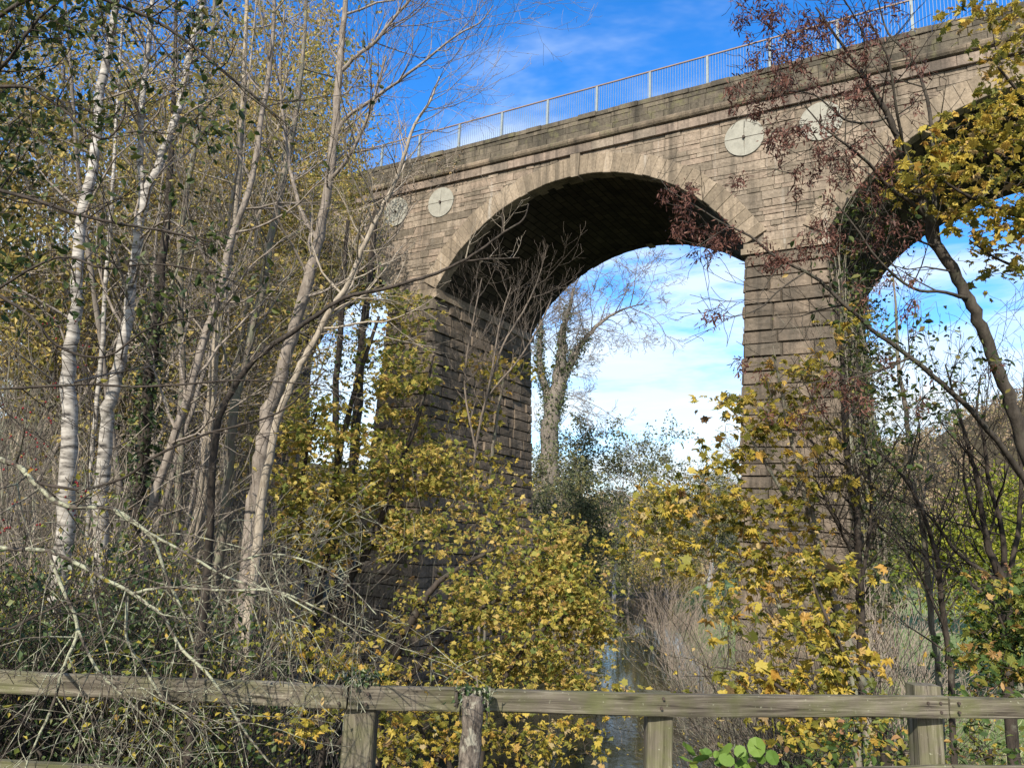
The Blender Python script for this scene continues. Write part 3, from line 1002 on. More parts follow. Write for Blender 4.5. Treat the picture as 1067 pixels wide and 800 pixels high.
# railing along the top
rl = empty('metal_railing', sh(-20.0, Y0+.22, 18.66))
tag(rl, 'pale metal railing with thin bars along the viaduct parapet', 'railing')
RBASE = np.array(sh(-20.0, Y0+.22, 18.66))
yr = Y0+.22
RX0 = -.837*28-.30; SP = 2.50
def rbuild(acc, name, mat, parent=None):
    acc.v = [tuple(np.array(sh(*v))-RBASE) for v in acc.v]
    return acc.build(name, mat, parent or rl)
kx = [RX0+SP*k for k in range(-9, 21)]
for x in kx:
    A = Acc(); A.box((x-.05, yr-.04, 18.60), (x+.05, yr+.04, 20.03)); rbuild(A, 'post', 'rail_post')
for xa, xb in zip(kx[:-1], kx[1:]):
    A = Acc()
    nbar = 21
    for k in range(1, nbar+1):
        x = xa+(xb-xa)*k/(nbar+1)
        A.box((x-.007, yr-.007, 18.82), (x+.007, yr+.007, 20.03))
    A.box((xa+.072, yr-.014, 18.79), (xb-.072, yr+.014, 18.818))
    rbuild(A, 'railing_bars', 'rail_bar')
    A = Acc(); A.box((xa, yr-.03, 20.034), (xb-.002, yr+.03, 20.085)); rbuild(A, 'top_rail', 'rail_top')

# ================================================================== footbridge deck and fence in front of us
DECK = -1.72
A = Acc()
for k in range(46):
    a0 = -5.6+k*.25
    p = [(a0, -1.6), (a0+.242, -1.6), (a0+.242, 3.62), (a0, 3.62)]
    V = [(q[0]*GA[0]+q[1]*GB[0], q[0]*GA[1]+q[1]*GB[1], z) for z in (DECK-.06, DECK) for q in p]
    A.add(V, [(0, 3, 2, 1), (4, 5, 6, 7), (0, 1, 5, 4), (1, 2, 6, 5), (2, 3, 7, 6), (3, 0, 4, 7)], [(q[0]*3, q[1]) for _ in (0, 1) for q in p] and None)
o = A.build('path', 'wood'); tag(o, kind='structure')

fence = empty('wooden_fence', on_z(533, 722, -.62)*np.array([1, 1, 0])+np.array([0, 0, DECK]))
FB = np.array(fence.location)
tag(fence, 'weathered mossy timber rail fence along the footbridge edge', 'fence')
def beam(p0, p1, h, th, name, mat='wood', parent=None, base=None, sag=.0, n=14, up=None):
    """a sawn timber from p0 to p1 (top front edge), h deep, th thick going back; slightly warped; long grain in UV"""
    p0 = np.asarray(p0, float); p1 = np.asarray(p1, float)
    d = (p1-p0); Ln = np.linalg.norm(d); d /= Ln
    upv = np.array([0, 0, 1.0]) if up is None else np.asarray(up, float)
    bk = np.cross(upv, d); bk /= np.linalg.norm(bk)
    if bk @ np.array([GB[0], GB[1], 0]) < 0: bk = -bk
    dn = np.cross(d, bk); 
    if dn @ upv > 0: dn = -dn
    c = .006
    prof = [(c, 0), (th-c, 0), (th, c), (th, h-c), (th-c, h), (c, h), (0, h-c), (0, h*.66), (0, h*.33), (0, c)]
    m = len(prof)
    V = []
    off = rng.uniform(0, 6.28, 4)
    for k in range(n+1):
        t = k/n
        ctr = p0+d*Ln*t-upv*sag*math.sin(math.pi*t)
        for i_, (u, v) in enumerate(prof):
            wv = .0035*math.sin(5*t*Ln+off[0]+i_)+rng.normal(0, .0011)
            V.append(ctr+bk*(u+wv)+dn*(v+.003*math.sin(3*t*Ln+off[1])+rng.normal(0, .0010)))
    lp = []; st = []; uv = []
    per = np.concatenate([[0], np.cumsum([math.dist(prof[i_], prof[(i_+1) % m]) for i_ in range(m)])])
    ub = rng.uniform(0, 9)
    for k in range(n):
        for i_ in range(m):
            i2 = (i_+1) % m
            st.append(len(lp)); lp += [k*m+i_, k*m+i2, (k+1)*m+i2, (k+1)*m+i_]
            uv += [(ub+Ln*k/n, per[i_]), (ub+Ln*k/n, per[i_+1]), (ub+Ln*(k+1)/n, per[i_+1]), (ub+Ln*(k+1)/n, per[i_])]
    for e in (0, n):
        st.append(len(lp)); f = [e*m+i_ for i_ in range(m)]
        if e: f = f[::-1]
        lp += f; uv += [(prof[q-e*m][0]*3, prof[q-e*m][1]) for q in f]
    return np_mesh(name, np.array(V)-(FB if base is None else base), st, lp, mat, parent, False, np.array(uv))
ZR = -.62
def railp(px, py, z=ZR): return on_z(px, py, z)
r0 = railp(-160, 689); r1 = railp(362, 715.5); r2 = railp(377, 716.5); r3 = railp(988, 726.5); r4 = railp(1300, 732)
beam(r0, r1, .090, .042, 'top_rail', parent=fence, sag=.004)
beam(railp(364, 715.2), r3+(r3-r2)*.0, .092, .044, 'top_rail', parent=fence, sag=.006, n=24)
beam(railp(989.5, 726.0), r4, .090, .042, 'top_rail', parent=fence)
# lower rails
lo = np.array([0, 0, -.352])
beam(r0+lo, r1+lo, .09, .04, 'lower_rail', parent=fence, sag=.01)
beam(railp(364, 715.2)+lo+np.array([0, 0, -.035]), r3+lo+np.array([0, 0, .058]), .09, .04, 'lower_rail', parent=fence, n=24)
beam(railp(989.5, 726.0)+lo+np.array([0, 0, .058]), r4+lo+np.array([0, 0, .06]), .09, .04, 'lower_rail', parent=fence)
BK = np.array([GB[0], GB[1], 0])
def post(px, wpx, top, lean=.0, off=.048):
    q = on_z(px, float(np.interp(px, [-160, 370, 988, 1300], [689, 716.2, 726.5, 732])), ZR)
    d = q @ _f
    wd = wpx*d/FPX
    c = q+BK*off-np.array([GA[0], GA[1], 0])*wd/2
    beam(np.array([c[0], c[1], DECK-.25]), np.array([c[0]+lean, c[1], top]), wd, wd*.85, 'post', parent=fence, up=-np.array([GA[0], GA[1], 0]), n=10)
post(374, 33, ZR-.012, .0)
post(690, 27, ZR-.014, .005)
post(978, 27, ZR+.038, -.02)
post(-70, 33, ZR-.01)
post(1330, 30, ZR-.01)

# nail and bolt heads where the rails are fixed
for px, n_ in ((355, 2), (384, 2), (690, 2), (968, 1), (981, 2), (1000, 2), (-75, 2)):
    for k in range(n_):
        q = on_z(px+rnd.uniform(-3, 3), float(np.interp(px, [-160, 370, 988, 1300], [689, 716.2, 726.5, 732]))+6+9*k, ZR)
        q = on_z(px+rnd.uniform(-2, 2), float(np.interp(px, [-160, 370, 988, 1300], [689, 716.2, 726.5, 732])), ZR)+np.array([0, 0, -.024-.04*k])-BK*.0045
        A = Acc(); r_ = .0065
        up3 = np.array([0, 0, 1.0]); rt3 = np.array([GA[0], GA[1], 0])
        V = [tuple(q+rt3*r_*math.cos(t*math.pi/4)+up3*r_*math.sin(t*math.pi/4)) for t in range(8)]+[tuple(q+BK*.012+rt3*r_*math.cos(t*math.pi/4)+up3*r_*math.sin(t*math.pi/4)) for t in range(8)]
        A.add([tuple(np.array(v)-FB) for v in V], [tuple(range(8))]+[((t+1) % 8, t, 8+t, 8+(t+1) % 8) for t in range(8)])
        A.build('nail', 'bolt', fence)

# ================================================================== trees and plants
def xyz(p): return (float(p[0]), float(p[1]), float(p[2]))
def finish_leaves(e, base, P, size, mat, tpl='dia', up=.8, hang=0., name='foliage'):
    return leaves(name, mat, e, base, P, size, tpl, up, hang)

# ---- white birches on the left
def birch(pts, label, seed, forks=(), n=26, leafn=2):
    rnd.seed(seed)
    T = Tree()
    pts = [(p[0], p[1], p[2], p[3]*.88) for p in pts]
    g = T.guide(pts, 11)
    limbs = [g]
    for f in forks: limbs.append(T.guide(f, 8, False))
    S = dict(max=2, n=(4, 3), wig=.3, trop=.02, seg=.3, ratio=(.4, .65), ang=(25, 55), rmin=.0025)
    for l in limbs: T.shoots(l, n, (.8, 2.2), S, .30, 1.0, rk=.35)
    e, b = T.finish('birch_tree', label, 'tree', 'birch', None, 'bark_pink')
    P = tip_leaves([t for t in T.tips if rnd.random() < .30], leafn, .08)
    finish_leaves(e, b, P, .055, 'lf_ochre', 'dia', .3, .4)
birch([(60, 620, 9.5, 26), (69, 520, 9.5, 23), (72, 440, 9.5, 20), (73, 383, 9.5, 18), (79, 316, 9.5, 16), (84, 240, 9.6, 14), (98, 160, 9.8, 13), (106, 91, 10, 12), (116, 40, 10, 10), (124, -40, 10, 8), (138, -150, 10, 5), (142, -260, 10, 2)],
      'white birch with the thickest peeling trunk beside dark ivy and brambles', 11)
birch([(98, 640, 10.4, 21), (105, 520, 10.4, 19), (112, 450, 10.4, 17), (119, 405, 10.4, 16), (132, 345, 10.4, 14), (138, 290, 10.5, 13), (144, 250, 10.5, 13), (150, 208, 10.5, 12), (166, 168, 10.6, 11), (182, 128, 10.7, 10), (190, 100, 10.8, 9), (197, 58, 10.9, 9), (210, 12, 11, 8), (222, -60, 11, 6), (240, -190, 11, 2)],
      'white birch whose trunk kinks to the right and forks high up', 12,
      [[(148, 215, 10.5, 8), (146, 170, 10.6, 7.5), (147, 125, 10.6, 7), (152, 67, 10.7, 6.5), (158, 13, 10.8, 6), (163, -60, 10.9, 4), (166, -170, 11, 1.5)]])
birch([(88, 600, 11.5, 7), (92, 530, 11.5, 6.5), (97, 460, 11.5, 6), (106, 370, 11.6, 6), (110, 300, 11.7, 5.5), (116, 220, 11.8, 5), (121, 130, 12, 4), (128, 20, 12, 3)],
      'thin white birch sapling growing between two bigger birches', 13, n=12)

# ---- bare slender trees with traced stems
def bare(pts, label, seed, bark, forks=(), n=22, L=(.8, 2.4), t0=.25, leaf=None, lf=1, lsz=.06, name='bare_tree', trop=.06, lev=2, twig=None, group=None, keep=.3, nn=(5, 3), sides=9, wig=.28, rmin=.0022):
    rnd.seed(seed)
    T = Tree()
    limbs = [T.guide(pts, sides)]
    for f in forks: limbs.append(T.guide(f, 7, False))
    S = dict(max=lev, n=nn, wig=wig, trop=trop, seg=.22, ratio=(.4, .7), ang=(24, 52), rmin=rmin)
    for l in limbs: T.shoots(l, n, L, S, t0, 1.0, rk=.45)
    e, b = T.finish(name, label, 'tree', bark, group, twig or bark)
    if leaf:
        P = tip_leaves([t for t in T.tips if rnd.random() < keep], lf, .07)
        finish_leaves(e, b, P, lsz, leaf, 'dia', .3, .3)
    return e
bare([(150, 590, 10.8, 11), (159, 525, 10.8, 10), (175, 474, 10.8, 9.5), (192, 424, 10.8, 9), (209, 366, 10.9, 9), (223, 322, 11, 8.5), (233, 288, 11, 8), (243, 243, 11.1, 7), (262, 189, 11.2, 6.5), (274, 115, 11.4, 6), (283, 51, 11.5, 5), (287, -30, 11.6, 4), (290, -140, 11.7, 2)],
     'slim smooth pinkish tree leaning right between birches and the grey twin stemmed tree', 21, 'bark_pink', leaf='lf_ochre', keep=.35)
bare([(236, 520, 12.5, 11), (240, 450, 12.5, 10), (250, 395, 12.5, 9.5), (262, 345, 12.5, 9), (273, 299, 12.6, 8.5), (284, 240, 12.8, 8), (297, 180, 13, 7), (310, 110, 13.2, 6), (318, 30, 13.4, 4), (322, -70, 13.5, 2)],
     'straight grey sapling rising just left of the tall bare forked tree', 22, 'bark_grey', leaf='lf_ochre', keep=.35)
bare([(262, 560, 11.5, 19), (272, 480, 11.5, 17), (278, 440, 11.5, 15.5), (293, 390, 11.5, 14), (307, 339, 11.5, 13), (319, 299, 11.5, 12), (330, 260, 11.6, 11.5), (341, 199, 11.6, 10), (349, 142, 11.7, 9), (354, 67, 11.8, 8), (359, 15, 11.9, 6.5), (366, -60, 12, 5), (372, -190, 12.2, 2)],
     'tall bare grey tree whose upper limbs fork against the blue sky', 23, 'bark_pink',
     [[(355, 75, 11.8, 5), (372, 58, 11.7, 4.5), (391, 44, 11.6, 4), (408, 22, 11.5, 3.5), (424, 4, 11.4, 3), (450, -30, 11.2, 2)],
      [(349, 142, 11.7, 4.5), (362, 122, 11.6, 4.2), (397, 98, 11.4, 3.5), (434, 71, 11.2, 3), (475, 38, 11, 2.2), (500, 24, 10.9, 1.6), (514, 6, 10.9, 1)],
      [(330, 250, 11.6, 5), (312, 215, 11.8, 4.5), (300, 160, 12, 4), (292, 90, 12.1, 3), (296, 10, 12.2, 2)],
      [(343, 190, 11.6, 4.5), (365, 160, 11.4, 4), (384, 120, 11.3, 3), (402, 60, 11.2, 2)]], n=16, t0=.35, trop=.1)
bare([(268, 560, 10.8, 11), (280, 480, 10.8, 9), (289, 435, 10.8, 8.5), (304, 400, 10.8, 8), (318, 372, 10.8, 7.5), (331, 349, 10.8, 7), (345, 322, 10.8, 6.5), (360, 300, 10.8, 6), (377, 262, 10.8, 5.5), (394, 226, 10.8, 5), (408, 198, 10.8, 4.5), (420, 165, 10.8, 4), (432, 130, 10.8, 3.4), (448, 106, 10.8, 2.6), (458, 80, 10.8, 1.5)],
     'pale leaning tree crossing in front of the stone parapet', 24, 'bark_pale', n=36, t0=.4, trop=.08, L=(.6, 1.9))
bare([(212, 640, 7, 10), (220, 520, 7, 9), (226, 445, 7, 8), (240, 410, 7, 7.2), (262, 378, 7, 6.4), (292, 355, 7, 5.6), (325, 332, 7, 5), (360, 310, 7, 4.4), (400, 301, 7, 4), (440, 290, 7, 3.5), (470, 278, 7, 3.2), (500, 261, 7, 2.8), (525, 242, 7, 2.4), (545, 229, 7, 2), (551, 212, 7, 1.2)],
     'dark young tree arching right so its pale tip crosses the black archway', 25, 'bark_dark',
     [[(480, 273, 7, 2.4), (505, 270, 7, 2), (541, 269, 7, 1.4)], [(523, 243, 7, 2), (524, 232, 7, 1.7), (523, 222, 7, 1.2)]], n=6, t0=.2, L=(.2, .5), twig='bark_pale', trop=.08, lev=1, nn=(3,), rmin=.0013)
bare([(176, 620, 13, 9), (186, 500, 13, 8), (190, 400, 13, 7.5), (188, 300, 13, 7), (189, 236, 13, 6.5), (199, 172, 13, 6), (214, 90, 13.2, 5), (224, 0, 13.4, 4), (230, -110, 13.5, 2)],
     'thin upright grey tree half hidden behind the kinked birch', 26, 'bark_grey', leaf='lf_ochre', keep=.4)
bare([(208, 560, 14, 9), (214, 470, 14, 8), (222, 380, 14, 8), (234, 300, 14, 7.5), (246, 215, 14, 7), (252, 130, 14.2, 6), (256, 30, 14.4, 5), (262, -90, 14.6, 2)],
     'straight pale pole of a tree behind the slim pinkish one', 27, 'bark_pale', leaf='lf_ochre', keep=.5)

# ---- ivy clad trunks
def ivied(pts, label, seed, ivy_to, leafd, top=12, per=26, spread=.14, size=.085, bark='bark_dark', forks=(), L=(.8, 2.2), leaf=None):
    rnd.seed(seed)
    T = Tree()
    limbs = [T.guide(pts, 9)]
    for f in forks: limbs.append(T.guide(f, 7, False))
    S = dict(max=2, n=(4, 3), wig=.28, trop=.05, seg=.3, ratio=(.4, .65), rmin=.0025)
    for l in limbs: T.shoots(l, top, L, S, .45, 1, rk=.4)
    e, b = T.finish('ivy_clad_tree', label, 'tree', bark, None, 'bark_grey')
    P = []
    for l in limbs:
        Q, R = l
        m = int(len(Q)*ivy_to)
        for q, r in zip(Q[:m], R[:m]):
            k = rng.normal(0, 1, (per, 3)); k /= np.linalg.norm(k, axis=1)[:, None]
            P.append(q+k*(r+np.abs(rng.normal(0, spread, (per, 1))))+np.array([0, 0, 1])*rng.uniform(-.35, .35, (per, 1)))
    leaves('ivy', 'lf_ivy', e, b, np.concatenate(P), size, 'ivy', .2, .8)
    if leaf:
        leaves('foliage', leaf, e, b, tip_leaves([t for t in T.tips if rnd.random() < .5], 1, .08), .06, 'dia', .3, .3)
ivied([(138, 620, 11.2, 18), (145, 520, 11.2, 15), (150, 460, 11.2, 14), (155, 400, 11.2, 13), (162, 340, 11.2, 12), (168, 290, 11.3, 10), (174, 220, 11.4, 8), (180, 120, 11.6, 6), (184, 0, 11.8, 3)],
      'trunk wrapped in dark ivy right beside the kinked white birch', 31, .62, None, per=70, spread=.20)
ivied([(360, 640, 17, 12), (366, 520, 17, 11), (372, 420, 17, 10), (377, 360, 17, 9), (384, 300, 17, 8), (392, 220, 17, 5)],
      'ivy covered trunk standing in front of the left opening of the viaduct', 32, .9, None, per=40, spread=.24, L=(.5, 1.4))
ivied([(345, 640, 16, 9), (352, 520, 16, 8), (350, 420, 16, 7), (356, 330, 16, 6), (362, 230, 16, 4)],
      'slender ivy covered stem beside the tall bare forked tree', 33, .8, None, per=30, spread=.17, L=(.5, 1.4))

# ---- wood on the left slope: prototypes and copies
def proto_pole(seed, H, leafy, bark, leaf, group, label, name='woodland_tree', crown=.45, lsz=.085, spread=.16, per=2, keep=.8, Lb=(1.0, 2.6), n=26, r0=.09):
    rnd.seed(seed)
    T = Tree()
    n_ = 7
    P = [np.array([0, 0, 0.])]
    d = np.array([rnd.uniform(-.12, .12), rnd.uniform(-.12, .12), 1])
    for k in range(n_):
        d = d+np.array([rnd.gauss(0, .07), rnd.gauss(0, .07), 0])
        P.append(P[-1]+d/np.linalg.norm(d)*H/n_)
    R = [r0*(1-.88*(k/n_)) for k in range(n_+1)]
    l = T.limb(P, R, 7)
    S = dict(max=2, n=(5, 4), wig=.3, trop=.06, seg=.35, ratio=(.4, .65), ang=(28, 56), rmin=.004)
    T.shoots(l, n, Lb, S, 1-crown, 1, rk=.5)
    T.shoots(l, 5, (.4, .9), dict(S, max=1, n=(3,)), .1, 1-crown, rk=.4)
    e, b = T.finish(name, label, 'tree', bark, group, bark, base=np.zeros(3))
    if leafy:
        finish_leaves(e, b, tip_leaves([t for t in T.tips if rnd.random() < keep], per, spread), lsz, leaf, 'dia', .4, .3)
    return e
G_OCH = 'ochre leaved trees of the wood behind the birches'
G_POLE = 'bare poles of the wood behind the birches'
oc = [proto_pole(40+k, 16.5+1.2*k, True, ('bark_pale', 'bark_far', 'bark_pale')[k], 'lf_ochre', G_OCH, 'ochre leaved tree standing in the wood behind the white birches', crown=.66, n=38, per=4, Lb=(1.6, 3.6), spread=.26, lsz=.15, r0=.12) for k in range(3)]
po = [proto_pole(50+k, 11+2*k, False, ('bark_far', 'bark_pale')[k % 2], None, G_POLE, 'bare thin pole standing in the wood behind the white birches', crown=.6, n=18, r0=.065, Lb=(.7, 1.8)) for k in range(3)]
def strew(protos, spots, seed, scl=(.85, 1.15), sink=.2, relabel=None):
    rnd.seed(seed)
    used = set()
    res = []
    for k, (px, d) in enumerate(spots):
        pr = protos[k % len(protos)]
        if k % len(protos) not in used:
            o = pr; used.add(k % len(protos))
        else:
            o = copy_tree(pr)
        f = foot(px, d, sink)
        o.location = Vector(xyz(f))
        s = rnd.uniform(*scl)
        o.scale = (s, s, s*rnd.uniform(.95, 1.1))
        o.rotation_euler = (0, 0, rnd.uniform(0, 6.28))
        res.append(o)
    return res
for (px, d, H, sd, lb) in ((322, 29, 24, 47, 'tall ochre crowned tree rising above the parapet behind the bare forked tree'), (268, 27, 23, 48, 'tall ochre crowned tree between the slim pinkish tree and the bare forked one')):
    o = proto_pole(sd, H, True, 'bark_far', 'lf_ochre', None, lb, crown=.40, n=34, per=6, Lb=(1.6, 3.4), spread=.28, lsz=.16, r0=.13)
    o.location = Vector(xyz(foot(px, d, .2)))
rnd.seed(5)
spots = [(-60, 16), (20, 18), (75, 22), (130, 17), (175, 24), (215, 20), (195, 27), (200, 33), (-10, 25), (95, 30), (190, 34), (50, 36), (160, 36), (225, 40), (-110, 22), (150, 18.5), (190, 29), (195, 21), (175, 25), (110, 20), (165, 24)]
strew(oc, spots, 61)
spots = [(rnd.uniform(-60, 250), rnd.uniform(13.5, 26)) for _ in range(62)]
strew(po, spots, 62)

def proto_thicket(seed, H, bark, group, label, name='bare_shrub', n=16, leaf=None, lsz=.06, keep=.2, spreadang=.5, tw=(4, 3), r=.02, rmin=.0035, per=1):
    rnd.seed(seed)
    T = Tree()
    S = dict(max=2, n=tw, wig=.3, trop=.08, seg=.3, ratio=(.4, .7), ang=(20, 48), rmin=rmin)
    for k in range(n):
        a = rnd.uniform(0, 6.28); s = rnd.uniform(.05, spreadang)
        T.grow((rnd.gauss(0, .15), rnd.gauss(0, .15), 0), (math.cos(a)*s, math.sin(a)*s, 1), H*rnd.uniform(.6, 1.05), r*rnd.uniform(.6, 1.1), 0, S)
    T.trunk, T.br = T.br[:1], T.br[1:]
    e, b = T.finish(name, label, 'shrub', bark, group, bark, base=np.zeros(3))
    if leaf:
        leaves('foliage', leaf, e, b, tip_leaves([t for t in T.tips if rnd.random() < keep], per, .1), lsz, 'dia', .5, .2)
    return e
G_TH = 'leafless shrubs filling the wood under the birches'
th = [proto_thicket(70+k, 3.2+.8*k, ('bark_pale', 'bark_far', 'bark_grey')[k], G_TH, 'leafless twiggy shrub in the undergrowth of the left hand wood', n=13, leaf='lf_ochre', keep=(.04, .16, .08)[k], lsz=.08) for k in range(3)]
rnd.seed(8)
strew(th, [(rnd.uniform(-40, 335), rnd.uniform(9.8, 20)) for _ in range(52)], 71, (.8, 1.25))
G_US = 'leafy green shrubs on the slope under the birches'
us = [proto_thicket(80+k, 1.9+.5*k, 'bark_dark', G_US, 'dark leafy shrub on the shaded slope under the birches', 'leafy_shrub', n=12, leaf=('lf_ivy', 'lf_mapleg')[k % 2], lsz=.065, keep=.9, spreadang=.9, per=3) for k in range(2)]
rnd.seed(9)
strew(us, [(rnd.uniform(-60, 330), rnd.uniform(7, 14)) for _ in range(48)], 81, (.6, 1.15))
G_YS = 'yellow leaved saplings under the birches'
ys = [proto_thicket(90+k, 3.6+k, 'bark_grey', G_YS, 'yellow leaved sapling lighting the wood behind the birches', 'yellow_sapling', n=7, leaf='lf_maple', lsz=.12, keep=.55, spreadang=.45, per=1) for k in range(2)]
rnd.seed(10)
strew(ys, [(15, 13), (60, 15), (205, 13), (330, 15), (120, 17), (250, 17), (300, 19), (30, 19), (375, 22)], 91, (.9, 1.3))

# ---- hawthorn leaning in from the left, lichened twigs over the fence
rnd.seed(101)
T = Tree()
T.limb([at(-330, 900, 3.6), at(-300, 700, 3.5), at(-240, 520, 3.4), at(-170, 380, 3.4), at(-120, 250, 3.5), at(-90, 100, 3.6), at(-60, -60, 3.8)], [.13, .11, .10, .09, .075, .06, .04], 11)
T.trunk[0][0][0][2] = min(T.trunk[0][0][0][2], -2.1)
G_ = [
 [(-240, 520, 3.4, 18), (-120, 470, 3.2, 13), (0, 478, 3.0, 10), (34, 501, 2.95, 9), (67, 527, 2.9, 8), (116, 530, 2.9, 7), (157, 560, 2.9, 6), (175, 604, 2.9, 5), (192, 641, 2.9, 4), (205, 680, 2.9, 3)],
 [(-200, 440, 3.3, 16), (-100, 540, 3.0, 10), (0, 570, 2.85, 7), (51, 574, 2.85, 7), (88, 591, 2.85, 7), (111, 604, 2.85, 6.5), (138, 618, 2.85, 6), (169, 641, 2.85, 6), (189, 675, 2.85, 5.5), (216, 702, 2.8, 5), (236, 729, 2.8, 4.5), (253, 759, 2.8, 4), (280, 793, 2.8, 3)],
 [(138, 618, 2.85, 5), (170, 612, 2.85, 4.5), (202, 613, 2.85, 4.5), (245, 615, 2.85, 4), (287, 616, 2.85, 3.5), (330, 640, 2.85, 2.5)],
 [(51, 574, 2.85, 6), (67, 618, 2.8, 6), (81, 655, 2.8, 6), (67, 692, 2.75, 5.5), (54, 736, 2.75, 5), (30, 790, 2.7, 4), (22, 820, 2.7, 3)],
 [(81, 655, 2.8, 5), (98, 692, 2.75, 5), (115, 712, 2.75, 5), (135, 732, 2.75, 4), (150, 745, 2.75, 3)],
 [(133, 621, 2.85, 5), (132, 665, 2.8, 5), (150, 695, 2.8, 4.5), (169, 726, 2.8, 4.5), (192, 742, 2.75, 4), (216, 753, 2.75, 3)],
 [(216, 604, 2.85, 4), (243, 587, 2.85, 4), (283, 577, 2.85, 3.5), (324, 586, 2.85, 3), (359, 606, 2.85, 2.4), (392, 640, 2.85, 1.8)],
 [(116, 530, 2.9, 5), (157, 556, 2.9, 5), (200, 580, 2.9, 4.5), (236, 601, 2.9, 4), (270, 612, 2.9, 4), (304, 621, 2.9, 3.5), (358, 648, 2.9, 2.4), (385, 672, 2.9, 1.6)],
 [(-170, 380, 3.4, 12), (-80, 398, 3.2, 6), (0, 405, 3.1, 5), (84, 400, 3.1, 4.5), (140, 403, 3.1, 4), (196, 400, 3.1, 3.5), (260, 396, 3.1, 2.8), (340, 402, 3.1, 1.5)],
 [(34, 501, 2.95, 6), (80, 510, 2.9, 5), (128, 498, 2.9, 4.5), (169, 471, 2.9, 4.5), (219, 451, 2.9, 4), (290, 430, 2.9, 3), (340, 385, 2.9, 1.8)],
 [(-120, 250, 3.5, 12), (-60, 200, 3.4, 9), (0, 199, 3.3, 7), (67, 219, 3.3, 6), (118, 232, 3.3, 5), (169, 240, 3.3, 4), (220, 252, 3.3, 2.5)],
 [(-90, 100, 3.6, 12), (-20, 30, 3.5, 8), (60, -10, 3.5, 7), (135, 10, 3.5, 6), (175, 30, 3.5, 5.5), (229, 71, 3.5, 5), (277, 111, 3.5, 4), (300, 130, 3.5, 2)],
 [(-120, 240, 3.5, 10), (-50, 130, 3.4, 8), (10, 60, 3.3, 6), (40, 20, 3.3, 5), (90, -20, 3.3, 4)],
 [(-110, 220, 3.5, 9), (-40, 110, 3.3, 7), (20, 90, 3.2, 6), (60, 110, 3.2, 5), (105, 145, 3.2, 4), (128, 125, 3.2, 3), (130, 100, 3.2, 2)],
 [(-150, 330, 3.4, 10), (-60, 290, 3.2, 7), (20, 320, 3.1, 5.5), (60, 360, 3.1, 5), (110, 372, 3.1, 4), (160, 340, 3.1, 3), (240, 325, 3.1, 2)],
 [(0, 300, 3.2, 5), (60, 268, 3.2, 4.5), (110, 280, 3.2, 4), (160, 275, 3.2, 3), (230, 285, 3.2, 2)],
 [(-100, 540, 3, 8), (-40, 620, 2.8, 6), (0, 655, 2.75, 5), (40, 640, 2.7, 4), (69, 626, 2.7, 3)],
]
low_limbs = []
S = dict(max=2, n=(3, 2), wig=.25, trop=-.05, seg=.08, ratio=(.35, .65), ang=(35, 75), rmin=.0013, t0=.15)
S2 = dict(S, trop=.06)
for gi, g in enumerate(G_):
    g = [(p[0], p[1], p[2], p[3]*(.72 if p[0] > -40 else .9)) for p in g]
    l = T.guide(g, 7, False, 'br')
    if gi < 8: low_limbs.append(T.br.pop())
    if gi == 8:
        keep8 = T.br.pop(); low_br, T.br = T.br, [keep8]
    T.shoots(l, 15, (.16, .62), S if gi not in (10, 11, 12, 13) else S2, .22, 1, rk=.5, ang=(35, 75))
e, b = T.finish('hawthorn_tree', 'lichened leafless hawthorn leaning in from beyond the left edge across the wooden fence', 'tree', 'bark_dark', None, 'bark_dark')
tubes(low_limbs, 'lichened_branches', 'bark_lichen', e, b)
tubes(low_br, 'twigs', 'bark_hawtwig', e, b)
tp = [t for t in T.tips if t[0] @ _f > .5]
def pix(p):
    z = p @ _f
    return PW/2+FPX*(p @ CR)/z, PH/2-FPX*(p @ CU)/z
up_ = [t for t in tp if pix(t[0])[1] < 330 and rnd.random() < .55]
lowt = [t for t in tp if pix(t[0])[1] >= 330 and rnd.random() < .035]
leaves('foliage', 'lf_dark', e, b, tip_leaves(up_, 1, .03), .036, 'oval', .4, .3)
leaves('withered_leaves', 'lf_maple', e, b, tip_leaves(lowt, 1, .02), .03, 'oval', .3, .6)
bt = [t for t in tp if pix(t[0])[0] < 90 and 330 < pix(t[0])[1] < 560 and rnd.random() < .22]
A = Acc()
for p, d in bt:
    c = p+np.array([0, 0, -.015])-b
    for k in range(2):
        q = c+rng.normal(0, .012, 3); r = .0052
        V = [q+np.array(v)*r for v in ((1, 0, 0), (-1, 0, 0), (0, 1, 0), (0, -1, 0), (0, 0, 1), (0, 0, -1))]
        A.add([tuple(v) for v in V], [(0, 2, 4), (2, 1, 4), (1, 3, 4), (3, 0, 4), (2, 0, 5), (1, 2, 5), (3, 1, 5), (0, 3, 5)])
if A.v:
    o = A.build('berries', 'berry', e, True); o['kind'] = 'stuff'

# dark leafy tree, upper left corner
rnd.seed(111)
T = Tree()
T.limb([at(-260, 700, 5.2), at(-200, 400, 5.2), at(-110, 180, 5.2), at(-60, 30, 5.2), at(-20, -150, 5.4)], [.16, .15, .12, .09, .05], 11)
T.trunk[0][0][0][2] = gz(*T.trunk[0][0][0][:2])-.2
en = T.sprays([(-25, 130, 5.0, 42, 150, .6, 80), (20, 20, 5.0, 60, 40, .6, 44), (0, 210, 4.8, 30, 110, .4, 24), (110, 20, 5, 70, 26, .5, 16), (205, 40, 5, 24, 40, .4, 7), (222, 130, 5, 26, 30, .4, 12), (70, 130, 5, 60, 40, .5, 10), (40, 300, 5, 40, 60, .4, 8), (110, 110, 5, 50, 40, .4, 4)], .003)
e, b = T.finish('leafy_tree', 'dark green leafy tree crowding in beyond the top left corner', 'tree', 'bark_dark')
leaves('foliage', 'lf_dark', e, b, spray_leaves(en, 14, .12, .6, 1.0), .055, 'oval', .5, .3)

